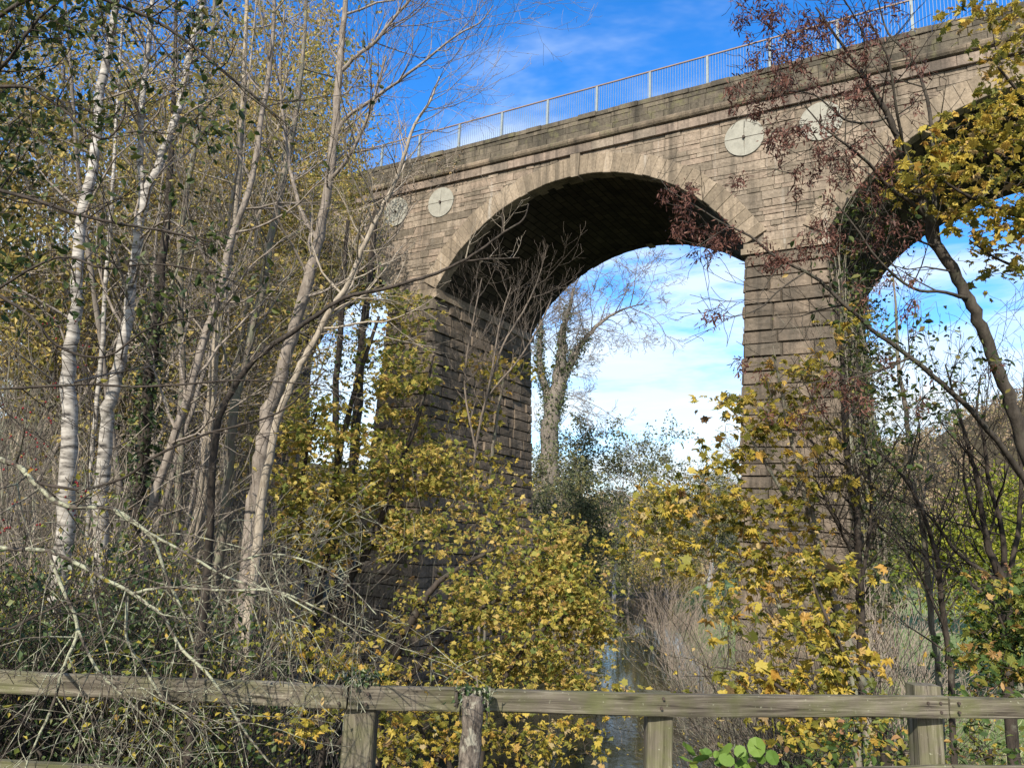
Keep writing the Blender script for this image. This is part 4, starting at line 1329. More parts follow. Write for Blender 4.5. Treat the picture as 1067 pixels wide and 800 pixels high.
MAT['lf_mapley2'] = leaf_mat('lime_yellow_maple_leaf', [(0, (.16, .22, .04)), (.5, (.36, .37, .07)), (1, (.54, .46, .11))], .5)
# ---- field maples: yellow masses
def maple(stems, ells, label, seed, mat, size, per, spread, bark='bark_dark', name='maple_tree', tpl='maple', up=1.0, hang=.25, rb=.0035, cat='tree', flat=.4, part='foliage', mix=None):
    rnd.seed(seed)
    T = Tree()
    for s_ in stems: T.guide(s_, 8)
    en = T.sprays(ells, rb)
    e, b = T.finish(name, label, cat, bark, None, bark)
    leaves(part, mat, e, b, spray_leaves(en, per, spread, flat), size, tpl, up, hang)
    if mix: leaves('green_foliage', mix, e, b, spray_leaves([q for q in en if rnd.random() < (.4 if mix == 'lf_mapleg' else .35)], per*.6, spread, flat), size, tpl, up, hang)
    return e
maple([[(330, 640, 13, 9), (345, 560, 13, 8), (352, 480, 13, 7), (372, 400, 13, 5), (395, 330, 13, 3)],
       [(345, 660, 13, 9), (385, 570, 13, 7), (415, 490, 13, 6), (440, 420, 13, 4), (452, 370, 13, 2)],
       [(320, 640, 12.6, 7), (312, 560, 12.6, 6), (318, 480, 12.6, 4), (330, 430, 12.6, 2)]],
      [(340, 490, 12.8, 60, 60, 1.1, 95), (420, 470, 13.2, 60, 50, 1.0, 80), (410, 390, 13.4, 44, 50, .9, 56), (325, 440, 12.6, 44, 35, .8, 40), (330, 560, 12.6, 50, 40, .8, 44), (395, 540, 13, 60, 45, 1.0, 60), (430, 330, 13.6, 25, 30, .6, 20), (470, 500, 13.6, 30, 45, .6, 34), (395, 310, 13.6, 30, 25, .6, 16), (440, 560, 13.4, 30, 30, .6, 24)],
      'yellow and green maple in front of the left pier and its archway', 121, 'lf_mapley', .10, 14, .17, mix='lf_mapley2')
maple([[(395, 740, 10.5, 12), (414, 678, 10.5, 10), (432, 640, 10.5, 9), (451, 612, 10.5, 7), (480, 590, 10.5, 5), (520, 570, 10.5, 3)],
       [(410, 760, 10.3, 9), (440, 690, 10.3, 7), (476, 650, 10.3, 6), (530, 620, 10.2, 4), (580, 610, 10.1, 2.5)],
       [(500, 790, 9.8, 9), (520, 720, 9.8, 7), (550, 670, 9.7, 5), (590, 640, 9.6, 3)],
       [(390, 745, 10.8, 8), (402, 690, 10.8, 7), (428, 650, 10.8, 6), (470, 640, 10.8, 3.5)]],
      [(520, 610, 10.2, 60, 40, .9, 80), (575, 590, 10.1, 40, 26, .7, 44), (580, 645, 9.9, 55, 40, .8, 90), (535, 700, 9.8, 70, 36, .8, 84), (600, 700, 9.7, 30, 26, .5, 26), (470, 555, 10.8, 50, 30, .8, 20), (505, 520, 11.2, 34, 30, .6, 10), (550, 550, 10.8, 40, 22, .6, 26), (625, 662, 9.8, 22, 16, .4, 20), (500, 640, 10.3, 40, 30, .5, 30), (590, 560, 10.4, 30, 25, .5, 26), (480, 690, 10.4, 40, 30, .5, 26), (440, 640, 10.6, 30, 40, .5, 16), (600, 620, 9.9, 30, 40, .5, 50)],
      'bright yellow maple bushing out over the river before the left pier', 122, 'lf_mapley', .076, 13, .155, mix='lf_mapleg')
MAT['bark_sapling'] = bark_mat('brownish_sapling_bark', (.12, .098, .078), (.25, .205, .165), None, 8)
# saplings standing before the dark arch, bare tips
bare([(500, 640, 14.5, 3.4), (498, 560, 14.5, 3.2), (494, 480, 14.5, 2.9), (508, 410, 14.5, 2.5), (524, 360, 14.5, 2.1), (545, 325, 14.5, 2), (558, 298, 14.5, 1.4), (564, 280, 14.5, .9)],
     'pale bare sapling spreading its twigs across the dark left springing of the arch', 131, 'bark_sapling',
     [[(500, 440, 14.5, 2.4), (512, 390, 14.4, 2), (520, 340, 14.4, 1.6), (532, 300, 14.4, 1.1)], [(496, 470, 14.5, 2.4), (484, 400, 14.6, 2), (492, 340, 14.6, 1.6), (502, 290, 14.6, 1)],
      [(506, 415, 14.5, 2.4), (540, 375, 14.5, 2), (562, 340, 14.5, 2), (575, 310, 14.5, 1.2)]], n=16, L=(.35, 1.15), t0=.2, trop=.22, lev=2, nn=(5, 3), rmin=.0015)
maple([[(508, 560, 15, 5), (512, 480, 15, 4), (520, 420, 15, 3), (528, 380, 15, 2)]],
      [(515, 390, 15, 28, 22, .6, 30), (545, 385, 15, 14, 12, .4, 10), (490, 430, 15, 30, 25, .5, 22), (520, 500, 15, 40, 40, .6, 26)],
      'small orange leaved sapling against the coursed side of the left pier', 132, 'lf_maple', .12, 6, .14, 'bark_grey')
# yellow leaves low behind the fence
maple([[(330, 830, 6.2, 9), (350, 780, 6.2, 7), (380, 740, 6.2, 4)], [(470, 860, 6.4, 9), (450, 790, 6.4, 6), (430, 740, 6.4, 3)], [(560, 880, 6.6, 8), (545, 800, 6.6, 6), (530, 750, 6.6, 3)]],
      [(440, 765, 6.2, 55, 35, .5, 60), (360, 690, 6.4, 40, 22, .4, 26), (400, 700, 6.4, 26, 18, .4, 18), (520, 770, 6.4, 50, 35, .5, 40), (590, 770, 6.8, 40, 25, .4, 22), (320, 660, 6.6, 26, 22, .4, 14), (640, 728, 7, 34, 12, .3, 14), (330, 740, 6.2, 30, 20, .4, 14)],
      'low yellow bush pressing against the back of the wooden fence', 133, 'lf_maple', .068, 9, .11, 'bark_dark', 'yellow_bush', cat='bush', part='foliage')
# green ivy mound in the shade between wood and maple
rnd.seed(134)
def ivy_mound(px, d, label, seed, rx, h, n, mat='lf_ivy', size=.075, name='ivy_bush'):
    f = foot(px, d, .1)
    T = Tree(); rnd.seed(seed)
    S = dict(max=2, n=(4, 3), wig=.3, trop=.1, seg=.25, ratio=(.4, .7), rmin=.003)
    for k in range(n):
        a = rnd.uniform(0, 6.28); s = rnd.uniform(.1, 1.0)
        T.grow(f+np.array([rnd.gauss(0, rx*.4), rnd.gauss(0, rx*.3), 0]), (math.cos(a)*s, math.sin(a)*s, 1), h*rnd.uniform(.5, 1), .014, 0, S)
    T.trunk, T.br = T.br[:1], T.br[1:]
    e, b = T.finish(name, label, 'bush', 'bark_dark', None, 'bark_dark', base=f)
    leaves('foliage', mat, e, b, tip_leaves(T.tips, 3, .12), size, 'ivy', .5, .5)
ivy_mound(335, 9.5, 'dark ivy bush in the shade under the yellow and green maple', 141, 1.0, 2.6, 22)
ivy_mound(270, 8.5, 'dark ivy bush at the foot of the tall bare forked tree', 142, .9, 1.7, 18)
ivy_mound(400, 8.0, 'dark ivy bush low behind the left fence post', 143, .8, 1.5, 16)
ivy_mound(395, 13.5, 'dark ivy thicket in the gap left of the coursed pier', 144, .8, 3.6, 18)
ivy_mound(580, 9.0, 'dark green bush at the water edge under the yellow maple', 145, .7, 1.4, 16, 'lf_dark')

# ---- seen through the arch
def far_tree(px, d, H, label, seed, leaf, lsz, per, keep, bark='bark_far', n=34, wide=(2., 4.5), trunk_r=.3, crown=.75, spread=.35, group=None, name='riverside_tree', cat='tree', lev=2, nn=(5, 4), lean=0, trop=.05, ang=(30, 60)):
    rnd.seed(seed)
    f = foot(px, d, .2)
    T = Tree()
    P = [f]
    dr = np.array([lean*GA[0], lean*GA[1], 1.])
    for k in range(6):
        dr = dr+np.array([rnd.gauss(0, .06), rnd.gauss(0, .06), 0])
        P.append(P[-1]+dr/np.linalg.norm(dr)*H/6)
    l = T.limb(P, [trunk_r*(1-.9*k/6) for k in range(7)], 8)
    S = dict(max=lev, n=nn, wig=.3, trop=trop, seg=.5, ratio=(.45, .7), ang=ang, rmin=.012)
    T.shoots(l, n, wide, S, 1-crown, 1, rk=.6)
    e, b = T.finish(name, label, cat, bark, group, bark)
    if leaf:
        finish_leaves(e, b, tip_leaves([t for t in T.tips if rnd.random() < keep], per, spread), lsz, leaf, 'dia', .5, .3)
    return T, e, b
# ivy clad bare tree
rnd.seed(151)
T = Tree()
D_ = 80
tr = [T.guide([(570, 520, D_, 22), (573, 470, D_, 20), (575, 432, D_, 18), (581, 400, D_, 15), (585, 370, D_, 11), (588, 342, D_, 7), (594, 318, D_, 4), (598, 300, D_, 2)], 9),
      T.guide([(575, 440, D_, 11), (570, 410, D_, 9), (563, 388, D_, 7.5), (562, 362, D_, 6), (564, 335, D_, 4), (560, 318, D_, 2)], 8, False),
      T.guide([(580, 425, D_, 10), (590, 388, D_, 9), (600, 368, D_, 7), (612, 350, D_, 5), (630, 333, D_, 3.5), (650, 322, D_, 2), (672, 316, D_, 1)], 8, False)]
S = dict(max=3, n=(5, 4, 4), wig=.34, trop=.02, seg=1.0, ratio=(.45, .7), ang=(25, 58), rmin=.017)
for l in tr: T.shoots(l, 16, (3.4, 7.4), S, .45, 1, rk=.7)
T.shoots(tr[0], 9, (3, 6), dict(S, trop=-.06), .3, .6, side=CR*.8, rk=.4)
e, b = T.finish('ivy_clad_tree', 'tall bare tree with ivied trunk seen through the big arch beside the left pier', 'tree', 'bark_far')
P = []
for (Q, R), frac in zip(tr, (.85, .8, .55)):
    m = int(len(Q)*frac)
    for q, r in zip(Q[:m], R[:m]):
        k = rng.normal(0, 1, (130, 3)); k /= np.linalg.norm(k, axis=1)[:, None]
        P.append(q+k*(r*.95+np.abs(rng.normal(0, .30, (130, 1))))+np.array([0, 0, 1])*rng.uniform(-.8, .8, (130, 1)))
MAT['lf_ivyfar'] = leaf_mat('sunlit_ivy_leaf', [(0, (.04, .06, .02)), (.6, (.08, .11, .035)), (1, (.16, .17, .07))], .15)
leaves('ivy', 'lf_ivyfar', e, b, np.concatenate(P), .28, 'dia', .2, .8)
far_tree(604, 90, 19, 'greyish green willow right of the ivied bare tree under the arch', 161, 'lf_willow', .36, 5, .9, wide=(2.4, 5.4), lean=.02, trunk_r=.22, crown=.85)
far_tree(652, 86, 17, 'broad green willow in the middle of the arch opening', 162, 'lf_willow', .36, 5, .9, wide=(2.4, 5.6), trunk_r=.25, crown=.85)
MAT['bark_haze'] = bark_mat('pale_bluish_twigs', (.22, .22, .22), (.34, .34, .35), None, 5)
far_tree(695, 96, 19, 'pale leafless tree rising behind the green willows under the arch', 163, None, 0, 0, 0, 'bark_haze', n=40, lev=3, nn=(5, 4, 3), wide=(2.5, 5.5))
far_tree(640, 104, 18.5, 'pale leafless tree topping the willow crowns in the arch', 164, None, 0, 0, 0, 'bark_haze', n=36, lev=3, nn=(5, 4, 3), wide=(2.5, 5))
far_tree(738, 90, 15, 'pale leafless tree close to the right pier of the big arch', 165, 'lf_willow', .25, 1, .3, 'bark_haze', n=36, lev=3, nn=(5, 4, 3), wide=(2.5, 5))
far_tree(592, 66, 11.5, 'green bush of a willow beside the left pier foot', 166, 'lf_willow', .30, 5, .9, wide=(2, 4.4), trunk_r=.14, crown=.88)
far_tree(742, 68, 10, 'dull green bushy tree just left of the right pier', 167, 'lf_willow', .28, 4, .7, wide=(1.8, 3.8), trunk_r=.14, crown=.85)
far_tree(690, 72, 11, 'yellowing round tree on the far river bank', 168, 'lf_ochre', .26, 4, .7, wide=(2, 4), crown=.88, trunk_r=.12)
far_tree(585, 44, 3.6, 'yellow bush overhanging the far water beyond the arch', 169, 'lf_maple', .16, 2, .5, wide=(1.0, 2.2), trunk_r=.08, lean=.15)
far_tree(566, 74, 14, 'green tree filling the gap behind the left pier', 170, 'lf_willow', .3, 4, .7, wide=(2, 4.2), trunk_r=.2)
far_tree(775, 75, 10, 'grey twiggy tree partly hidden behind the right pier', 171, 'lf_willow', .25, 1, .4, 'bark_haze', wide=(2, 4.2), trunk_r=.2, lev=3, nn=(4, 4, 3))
# bare riverside shrubs
def place_shrub(px, d, H, label, seed, bark, n=20, leaf=None, lsz=.08, keep=.2, tw=(5, 3), spreadang=.8, r=.022, rmin=.006, per=1, name='riverside_shrub', off=0):
    o = proto_thicket(seed, H, bark, None, label, name, n, leaf, lsz, keep, spreadang, tw, r, rmin, per)
    o.location = Vector(xyz(foot(px, d, .1)+np.array([0, 0, off])))
    return o
MAT['bark_straw'] = bark_mat('straw_pink_twigs', (.22, .18, .145), (.36, .30, .24), None, 6)
place_shrub(706, 40, 5.2, 'pale pinkish leafless shrub on the right river bank under the arch', 181, 'bark_straw', 30, tw=(6, 4), rmin=.007)
place_shrub(728, 34, 3.4, 'small straw coloured leafless shrub leaning off the right bank', 182, 'bark_straw', 24, tw=(5, 4), rmin=.007)
place_shrub(676, 62, 4.5, 'leafless shrub drooping over the far bend of the river', 183, 'bark_far', 26, tw=(6, 4), rmin=.010)
place_shrub(596, 40, 4.2, 'leafless grey shrub overhanging the water below the left pier', 184, 'bark_far', 24, tw=(6, 4), rmin=.009)
place_shrub(742, 28, 2.6, 'tangle of bare twigs at the edge of the river on the meadow side', 185, 'bark_far', 18, tw=(5, 4), spreadang=1.5, rmin=.006)
place_shrub(775, 22, 2.4, 'brown twiggy shrub below the right pier', 186, 'bark_straw', 22, leaf='lf_maple', lsz=.11, keep=.12, rmin=.006)

MAT['bark_ash'] = bark_mat('shaded_ash_bark', (.03, .025, .02), (.075, .064, .051), (.075, .075, .05), 6, .4, .5, .58)  # bark darkened: the shade on the trunk is put into its colour
# ---- right hand side: ash hung with brown keys
rnd.seed(201)
T = Tree()
st = [T.guide([(1130, 700, 6.3, 20), (1100, 560, 6.3, 18), (1066, 461, 6.3, 16), (1052, 420, 6.3, 15), (1037, 378, 6.3, 14.5), (1023, 341, 6.3, 14), (1010, 312, 6.3, 13.5), (994, 284, 6.3, 13), (979, 259, 6.3, 13), (966, 228, 6.3, 12), (955, 196, 6.3, 10), (946, 172, 6.3, 9), (937, 150, 6.3, 8), (926, 122, 6.3, 7), (912, 99, 6.3, 6), (898, 78, 6.3, 5), (884, 56, 6.3, 4), (868, 34, 6.3, 3), (850, 8, 6.3, 2)], 10)]
for f in [[(966, 228, 6.3, 8), (950, 212, 6.2, 7), (927, 196, 6.1, 6), (905, 170, 6.0, 4.5), (880, 150, 5.9, 3.5), (858, 132, 5.9, 2.5), (838, 110, 5.9, 1.6)],
          [(979, 262, 6.3, 8), (974, 220, 6.4, 7), (973, 165, 6.5, 6), (966, 103, 6.6, 5), (950, 62, 6.7, 4), (925, 34, 6.8, 3), (915, 0, 6.9, 2)],
          [(926, 122, 6.3, 4), (905, 128, 6.2, 3.5), (880, 125, 6.1, 3), (850, 100, 6.1, 2.4), (815, 95, 6, 1.6), (780, 98, 6, 1)],
          [(1100, 560, 6.3, 12), (1067, 499, 6.2, 10), (1030, 447, 6.1, 8.5), (992, 409, 6.0, 7.5), (948, 372, 5.95, 6.5), (906, 341, 5.9, 5.5), (872, 310, 5.9, 4.8), (848, 288, 5.9, 4.4), (809, 268, 5.9, 3.8), (781, 246, 5.9, 3.2), (752, 232, 5.9, 2.6), (720, 212, 5.9, 2), (692, 196, 5.9, 1.2)],
          [(898, 78, 6.3, 3), (875, 62, 6.2, 2.5), (850, 55, 6.2, 2), (820, 42, 6.2, 1.5), (790, 20, 6.2, 1)],
          [(1010, 312, 6.3, 7), (985, 305, 6.1, 5), (950, 300, 6, 4), (915, 270, 5.9, 3.2), (890, 235, 5.9, 2.5), (865, 205, 5.9, 1.5)],
          [(840, 283, 5.9, 2.6), (815, 300, 5.8, 2.2), (790, 322, 5.8, 1.8), (760, 330, 5.8, 1.2), (738, 322, 5.8, .8)],
          [(945, 168, 6.3, 5), (935, 120, 6.1, 4), (925, 60, 6, 3), (905, 20, 6, 2), (890, -20, 6, 1)],
          [(948, 372, 5.95, 4), (920, 385, 5.9, 3), (880, 395, 5.9, 2.4), (840, 400, 5.9, 1.6), (800, 420, 5.9, 1)],
          [(898, 76, 6.3, 3), (900, 40, 6.2, 2.6), (880, 0, 6.1, 2), (860, -30, 6.1, 1)]]:
    st.append(T.guide([(p[0], p[1], p[2], p[3]*.82) for p in f], 7, False, 'br'))
S = dict(max=1, n=(3,), wig=.3, trop=.05, seg=.16, ratio=(.4, .6), ang=(30, 60), rmin=.0022)
for l in st[1:]: T.shoots(l, 9, (.25, .7), S, .25, 1, rk=.6)
T.shoots(st[0], 16, (.3, .9), S, .4, 1, rk=.3)
en = T.sprays([(790, 12, 6.1, 26, 12, .4, 16), (830, 42, 6.1, 42, 42, .5, 38), (880, 45, 6.1, 40, 42, .5, 32), (800, 80, 6, 32, 30, .4, 26), (868, 130, 6, 45, 46, .5, 34), (815, 135, 5.9, 26, 22, .3, 15), (770, 182, 5.9, 12, 10, .2, 5), (855, 178, 5.9, 32, 26, .3, 18), (710, 214, 5.9, 28, 28, .3, 17), (745, 240, 5.9, 30, 20, .3, 15), (800, 260, 5.9, 26, 14, .3, 13), (856, 240, 5.9, 42, 22, .3, 18), (930, 235, 6, 26, 20, .3, 11), (905, 14, 6.2, 34, 16, .4, 15), (770, 92, 6, 12, 14, .3, 6), (902, 180, 6, 32, 40, .4, 18), (940, 70, 6.3, 30, 50, .4, 14), (840, 405, 5.9, 75, 30, .4, 22), (960, 380, 6, 60, 60, .5, 10), (740, 325, 5.8, 10, 4, .2, 3), (766, 376, 5.9, 8, 6, .2, 3), (920, 300, 5.9, 40, 30, .3, 10)], .0025)
gl = T.sprays([(900, 250, 6, 70, 60, .4, 12), (970, 400, 6, 90, 70, .5, 70), (940, 460, 6, 40, 40, .4, 20), (930, 340, 6, 50, 40, .4, 14), (870, 310, 5.9, 40, 30, .3, 6)], .002)
e, b = T.finish('ash_tree', 'bare ash hung with brown seed bunches in front of the right pier', 'tree', 'bark_ash')
P = []
for t, d, L_ in en:
    if rnd.random() < .22: continue
    k = rnd.randint(26, 48)
    o = rng.normal(0, 1, (k, 3))*np.array([.026, .026, .036]); o[:, 2] -= .05
    P.append(t+o)
bunch = np.concatenate(P)
leaves('seed_bunches', 'seed', e, b, bunch, .044, 'key', .0, 1.2)
leaves('foliage', 'lf_dark', e, b, spray_leaves(gl, 6, .10, .7, 1.0), .055, 'oval', .3, .5)
# sycamore, top right
maple([[(1260, 760, 6.8, 30), (1230, 560, 6.8, 26), (1190, 400, 6.7, 20), (1150, 300, 6.6, 15), (1105, 250, 6.4, 10), (1060, 225, 6.2, 7), (1010, 205, 6.0, 4), (970, 180, 6.0, 2)],
       [(1230, 560, 6.8, 18), (1180, 330, 6.6, 12), (1130, 190, 6.4, 8), (1080, 120, 6.3, 5), (1040, 70, 6.2, 2.5)],
       [(1200, 420, 6.7, 12), (1150, 330, 6.5, 8), (1090, 290, 6.3, 5), (1040, 270, 6.2, 3), (1010, 250, 6.1, 1.6)]],
      [(1025, 185, 6.1, 58, 48, .45, 34), (1045, 120, 6.2, 40, 40, .4, 22), (985, 165, 6.1, 36, 34, .35, 17), (1052, 265, 6.2, 40, 36, .4, 24), (945, 190, 6.1, 26, 16, .3, 12), (1060, 60, 6.3, 22, 34, .4, 18), (1020, 140, 6.1, 40, 20, .3, 14), (1090, 190, 6.3, 40, 100, .5, 50), (1040, 12, 6.3, 50, 18, .4, 18), (1040, 225, 6.1, 50, 22, .4, 20)],
      'yellowing sycamore with big lobed leaves at the right edge over the archway', 211, 'lf_maple', .078, 8, .12, 'bark_dark', 'sycamore_tree', rb=.003)
# dark thin trees on the right
def dark(pts, forks, label, seed, n=14, L=(.5, 1.6), leaf=None, keep=.1, lsz=.06, bark='bark_dark', lev=2, t0=.25):
    return bare(pts, label, seed, bark, forks, n, L, t0, leaf, 1, lsz, 'dark_stemmed_tree', .1, lev, None, None, keep, (4, 3), 8)
dark([(980, 740, 9.5, 8), (978, 698, 9.5, 7.5), (973, 665, 9.5, 7), (968, 621, 9.5, 7), (965, 577, 9.5, 7), (962, 550, 9.5, 7), (955, 520, 9.5, 6.5), (950, 485, 9.5, 6), (947, 455, 9.5, 5.5), (943, 420, 9.5, 5), (936, 380, 9.5, 4), (934, 330, 9.5, 3), (930, 280, 9.5, 1.5)], [],
     'straight thin grey tree in the gap right of the right pier', 221, 22, (.5, 1.5), 'lf_dark', .12, .06, 'bark_grey')
dark([(992, 740, 9, 8), (989, 690, 9, 7.5), (985, 656, 9, 7), (980, 612, 9, 6.5), (975, 575, 9, 5.5), (960, 530, 9, 4.5), (940, 495, 9, 3.5), (915, 470, 9, 2)], [[(985, 656, 9, 4), (960, 600, 9, 3.4), (935, 565, 9, 2.6), (905, 540, 9, 1.5)]],
     'dark slender tree forking left before the bright meadow', 222, 16, (.5, 1.5))
dark([(1052, 740, 9, 15), (1050, 680, 9, 14), (1049, 640, 9, 13), (1046, 608, 9, 12), (1033, 580, 9, 9), (1025, 545, 9, 7), (1020, 510, 9, 6), (1013, 480, 9, 5), (1006, 455, 9, 4), (998, 425, 9, 3), (985, 380, 9, 1.6)],
     [[(1046, 608, 9, 8), (1046, 575, 9, 7), (1042, 540, 9, 6), (1030, 500, 9, 5), (1026, 460, 9, 4), (1018, 430, 9, 3), (1022, 390, 9, 1.6)],
      [(1046, 610, 9, 7), (1020, 592, 9, 5), (996, 575, 9, 4), (975, 545, 9, 3), (950, 520, 9, 2)],
      [(1047, 615, 9, 7), (1060, 560, 9, 6), (1064, 500, 9, 5), (1058, 440, 9, 3)],
      [(1049, 640, 9, 6), (1020, 615, 9, 4.5), (990, 590, 9, 3.6), (960, 575, 9, 2.4), (935, 555, 9, 1.4)],
      [(1028, 560, 9, 4), (1012, 530, 9, 3.4), (1004, 490, 9, 2.6), (1008, 450, 9, 1.6)]],
     'dark many stemmed tree by the right edge in front of the lime bush', 223, 12, (.5, 1.6))
dark([(896, 760, 8.3, 12), (898, 700, 8.3, 11), (897, 640, 8.4, 10), (894, 590, 8.5, 9), (893, 540, 8.6, 8), (886, 500, 8.7, 6), (880, 450, 8.8, 5), (878, 390, 8.9, 4), (874, 330, 9, 3), (880, 280, 9, 1.6)],
     [[(894, 590, 8.5, 5), (880, 560, 8.5, 4), (865, 530, 8.5, 3), (850, 500, 8.5, 2)], [(896, 620, 8.4, 5), (905, 560, 8.5, 4), (908, 510, 8.6, 3), (900, 450, 8.7, 2)]],
     'dark stemmed tree rising in front of the right pier edge', 224, 22, (.4, 1.3), 'lf_ochre', .06, .07)
# vine hanging down the right side of the right pier
rnd.seed(231)
T = Tree()
x1 = PX0+PW_
for k in range(17):
    y = rnd.uniform(Y0+.2, Y0+8.2)
    x = x1+.28+rnd.uniform(0, .12)
    P = []; zt = rnd.uniform(9.5, 15.0)
    n_ = 12
    for q in range(n_):
        z = -4.2+(zt+4.2)*q/(n_-1)
        bx = x1+BAT*(11.05-min(z, 11))+.16
        over = 0
        if z > 11.2:
            dx = HALF-(max(0.0, RAD**2-(z-ZC)**2))**.5 if z < ZC+RAD else HALF
            over = max(0, dx)
        P.append((bx+over*.9+abs(rnd.gauss(0, .12)), y+rnd.gauss(0, .42), z+rnd.gauss(0, .3)))
    T.limb(P, np.linspace(.05, .012, n_), 5, 'br' if k else 'trunk', 3)
en = []
S = dict(max=1, n=(4,), wig=.5, trop=-.06, seg=.25, ratio=(.4, .7), ang=(40, 80), rmin=.008)
for q in list(T.br)[:26]:
    T.shoots((q[0], q[1]), 12, (.4, 1.4), S, .1, 1, side=(.6, -.35, 0), rk=.5)
e, b = T.finish('ivy_vine', 'tangled bare ivy stems hanging down the shaded side of the right pier', 'climber', 'bark_grey', None, 'bark_grey')
leaves('foliage', 'lf_dark', e, b, tip_leaves([t for t in T.tips if rnd.random() < .6], 3, .2), .17, 'ivy', .2, .9)
# maple before the right pier
maple([[(905, 780, 8, 12), (893, 700, 8.1, 10), (872, 630, 8.3, 8), (850, 560, 8.5, 6.5), (830, 480, 8.7, 5), (815, 410, 8.8, 3), (805, 360, 8.8, 1.6)],
       [(890, 720, 8, 8), (850, 670, 8.1, 6), (810, 630, 8.3, 5), (770, 590, 8.5, 4), (735, 560, 8.7, 3), (700, 540, 8.9, 2)],
       [(850, 560, 8.5, 5), (820, 520, 8.5, 4), (790, 470, 8.6, 3), (765, 430, 8.7, 2), (745, 415, 8.7, 1)]],
      [(785, 432, 8.7, 42, 26, .4, 30), (760, 470, 8.7, 40, 26, .4, 18), (830, 390, 8.8, 40, 28, .4, 24), (835, 450, 8.7, 40, 40, .4, 34), (740, 520, 8.7, 60, 34, .5, 44), (690, 525, 8.9, 30, 24, .4, 16), (710, 570, 8.7, 44, 26, .4, 22), (790, 545, 8.5, 50, 34, .4, 34), (850, 520, 8.5, 40, 40, .4, 24), (785, 610, 8.3, 45, 30, .4, 24), (830, 590, 8.3, 45, 40, .4, 30), (860, 620, 8.2, 34, 40, .4, 20), (830, 660, 8.1, 45, 26, .4, 18), (655, 560, 9, 30, 26, .4, 12), (870, 360, 8.8, 20, 40, .3, 12)],
      'slender yellow maple spreading leaf sprays across the right pier', 241, 'lf_maple', .105, 7, .13, 'bark_grey')
maple([[(930, 840, 5.8, 9), (915, 760, 5.8, 7), (890, 700, 5.8, 5), (860, 640, 5.9, 3.5), (845, 600, 6, 2)],
       [(930, 840, 5.8, 7), (870, 770, 5.8, 5), (820, 720, 5.9, 4), (775, 700, 6, 2.5), (745, 695, 6, 1.5)]],
      [(868, 590, 6, 30, 10, .25, 9), (830, 645, 6, 45, 14, .3, 16), (880, 690, 5.9, 40, 12, .25, 14), (800, 710, 6, 55, 14, .3, 24), (860, 715, 5.9, 30, 12, .25, 12), (850, 665, 6, 40, 12, .25, 10), (770, 640, 6, 30, 20, .3, 8), (905, 745, 5.8, 30, 16, .3, 10), (840, 760, 5.8, 50, 20, .3, 16)],
      'low yellow maple spray with big leaves just behind the fence rail', 242, 'lf_maple', .098, 6, .11, 'bark_dark')
# shrub by the right edge
maple([[(1110, 840, 5.8, 10), (1085, 760, 5.8, 8), (1060, 690, 5.8, 5), (1040, 640, 5.8, 3)], [(1120, 820, 5.8, 8), (1090, 700, 5.8, 6), (1075, 630, 5.8, 3)]],
      [(1052, 665, 5.8, 32, 40, .4, 50), (1062, 610, 5.8, 20, 26, .3, 20), (1020, 690, 5.8, 26, 20, .3, 16), (1095, 660, 5.8, 30, 60, .4, 30), (1020, 605, 5.8, 14, 8, .2, 4)],
      'autumn guelder bush with pink and yellow leaves at the right edge', 243, 'lf_bramble', .072, 8, .09, 'bark_dark', 'autumn_bush', cat='bush', part='foliage')
# brambles and round leaved plant behind the fence, right
maple([[(780, 880, 5.2, 6), (770, 820, 5.1, 4), (765, 775, 5, 2.5)], [(800, 880, 5.2, 5), (800, 830, 5.1, 3), (790, 790, 5, 2)]],
      [(770, 775, 5.0, 26, 18, .2, 6), (795, 795, 5.0, 34, 10, .2, 8), (740, 792, 5.0, 18, 8, .2, 4)],
      'young plant with round bright green leaves behind the right fence posts', 244, 'lf_round', .10, 3, .06, 'bark_grey', 'round_leaved_plant', 'round', cat='plant', part='foliage')
maple([[(880, 880, 5.2, 5), (870, 800, 5.2, 4), (850, 770, 5.2, 2)], [(940, 880, 5.0, 5), (945, 800, 5.0, 4), (930, 760, 5.0, 2)], [(1040, 880, 5.0, 5), (1030, 800, 5.0, 4), (1010, 765, 5, 2)]],
      [(860, 785, 5.2, 60, 22, .4, 40), (930, 780, 5.0, 50, 22, .4, 26), (1020, 775, 5.0, 50, 24, .4, 30), (1010, 720, 5.2, 60, 14, .3, 22), (900, 735, 5.2, 40, 10, .3, 10)],
      'bramble tangle with yellow and green leaves under the right fence rail', 245, 'lf_bramble', .055, 7, .08, 'bark_dark', 'bramble_bush', 'oval', cat='bush', part='foliage')
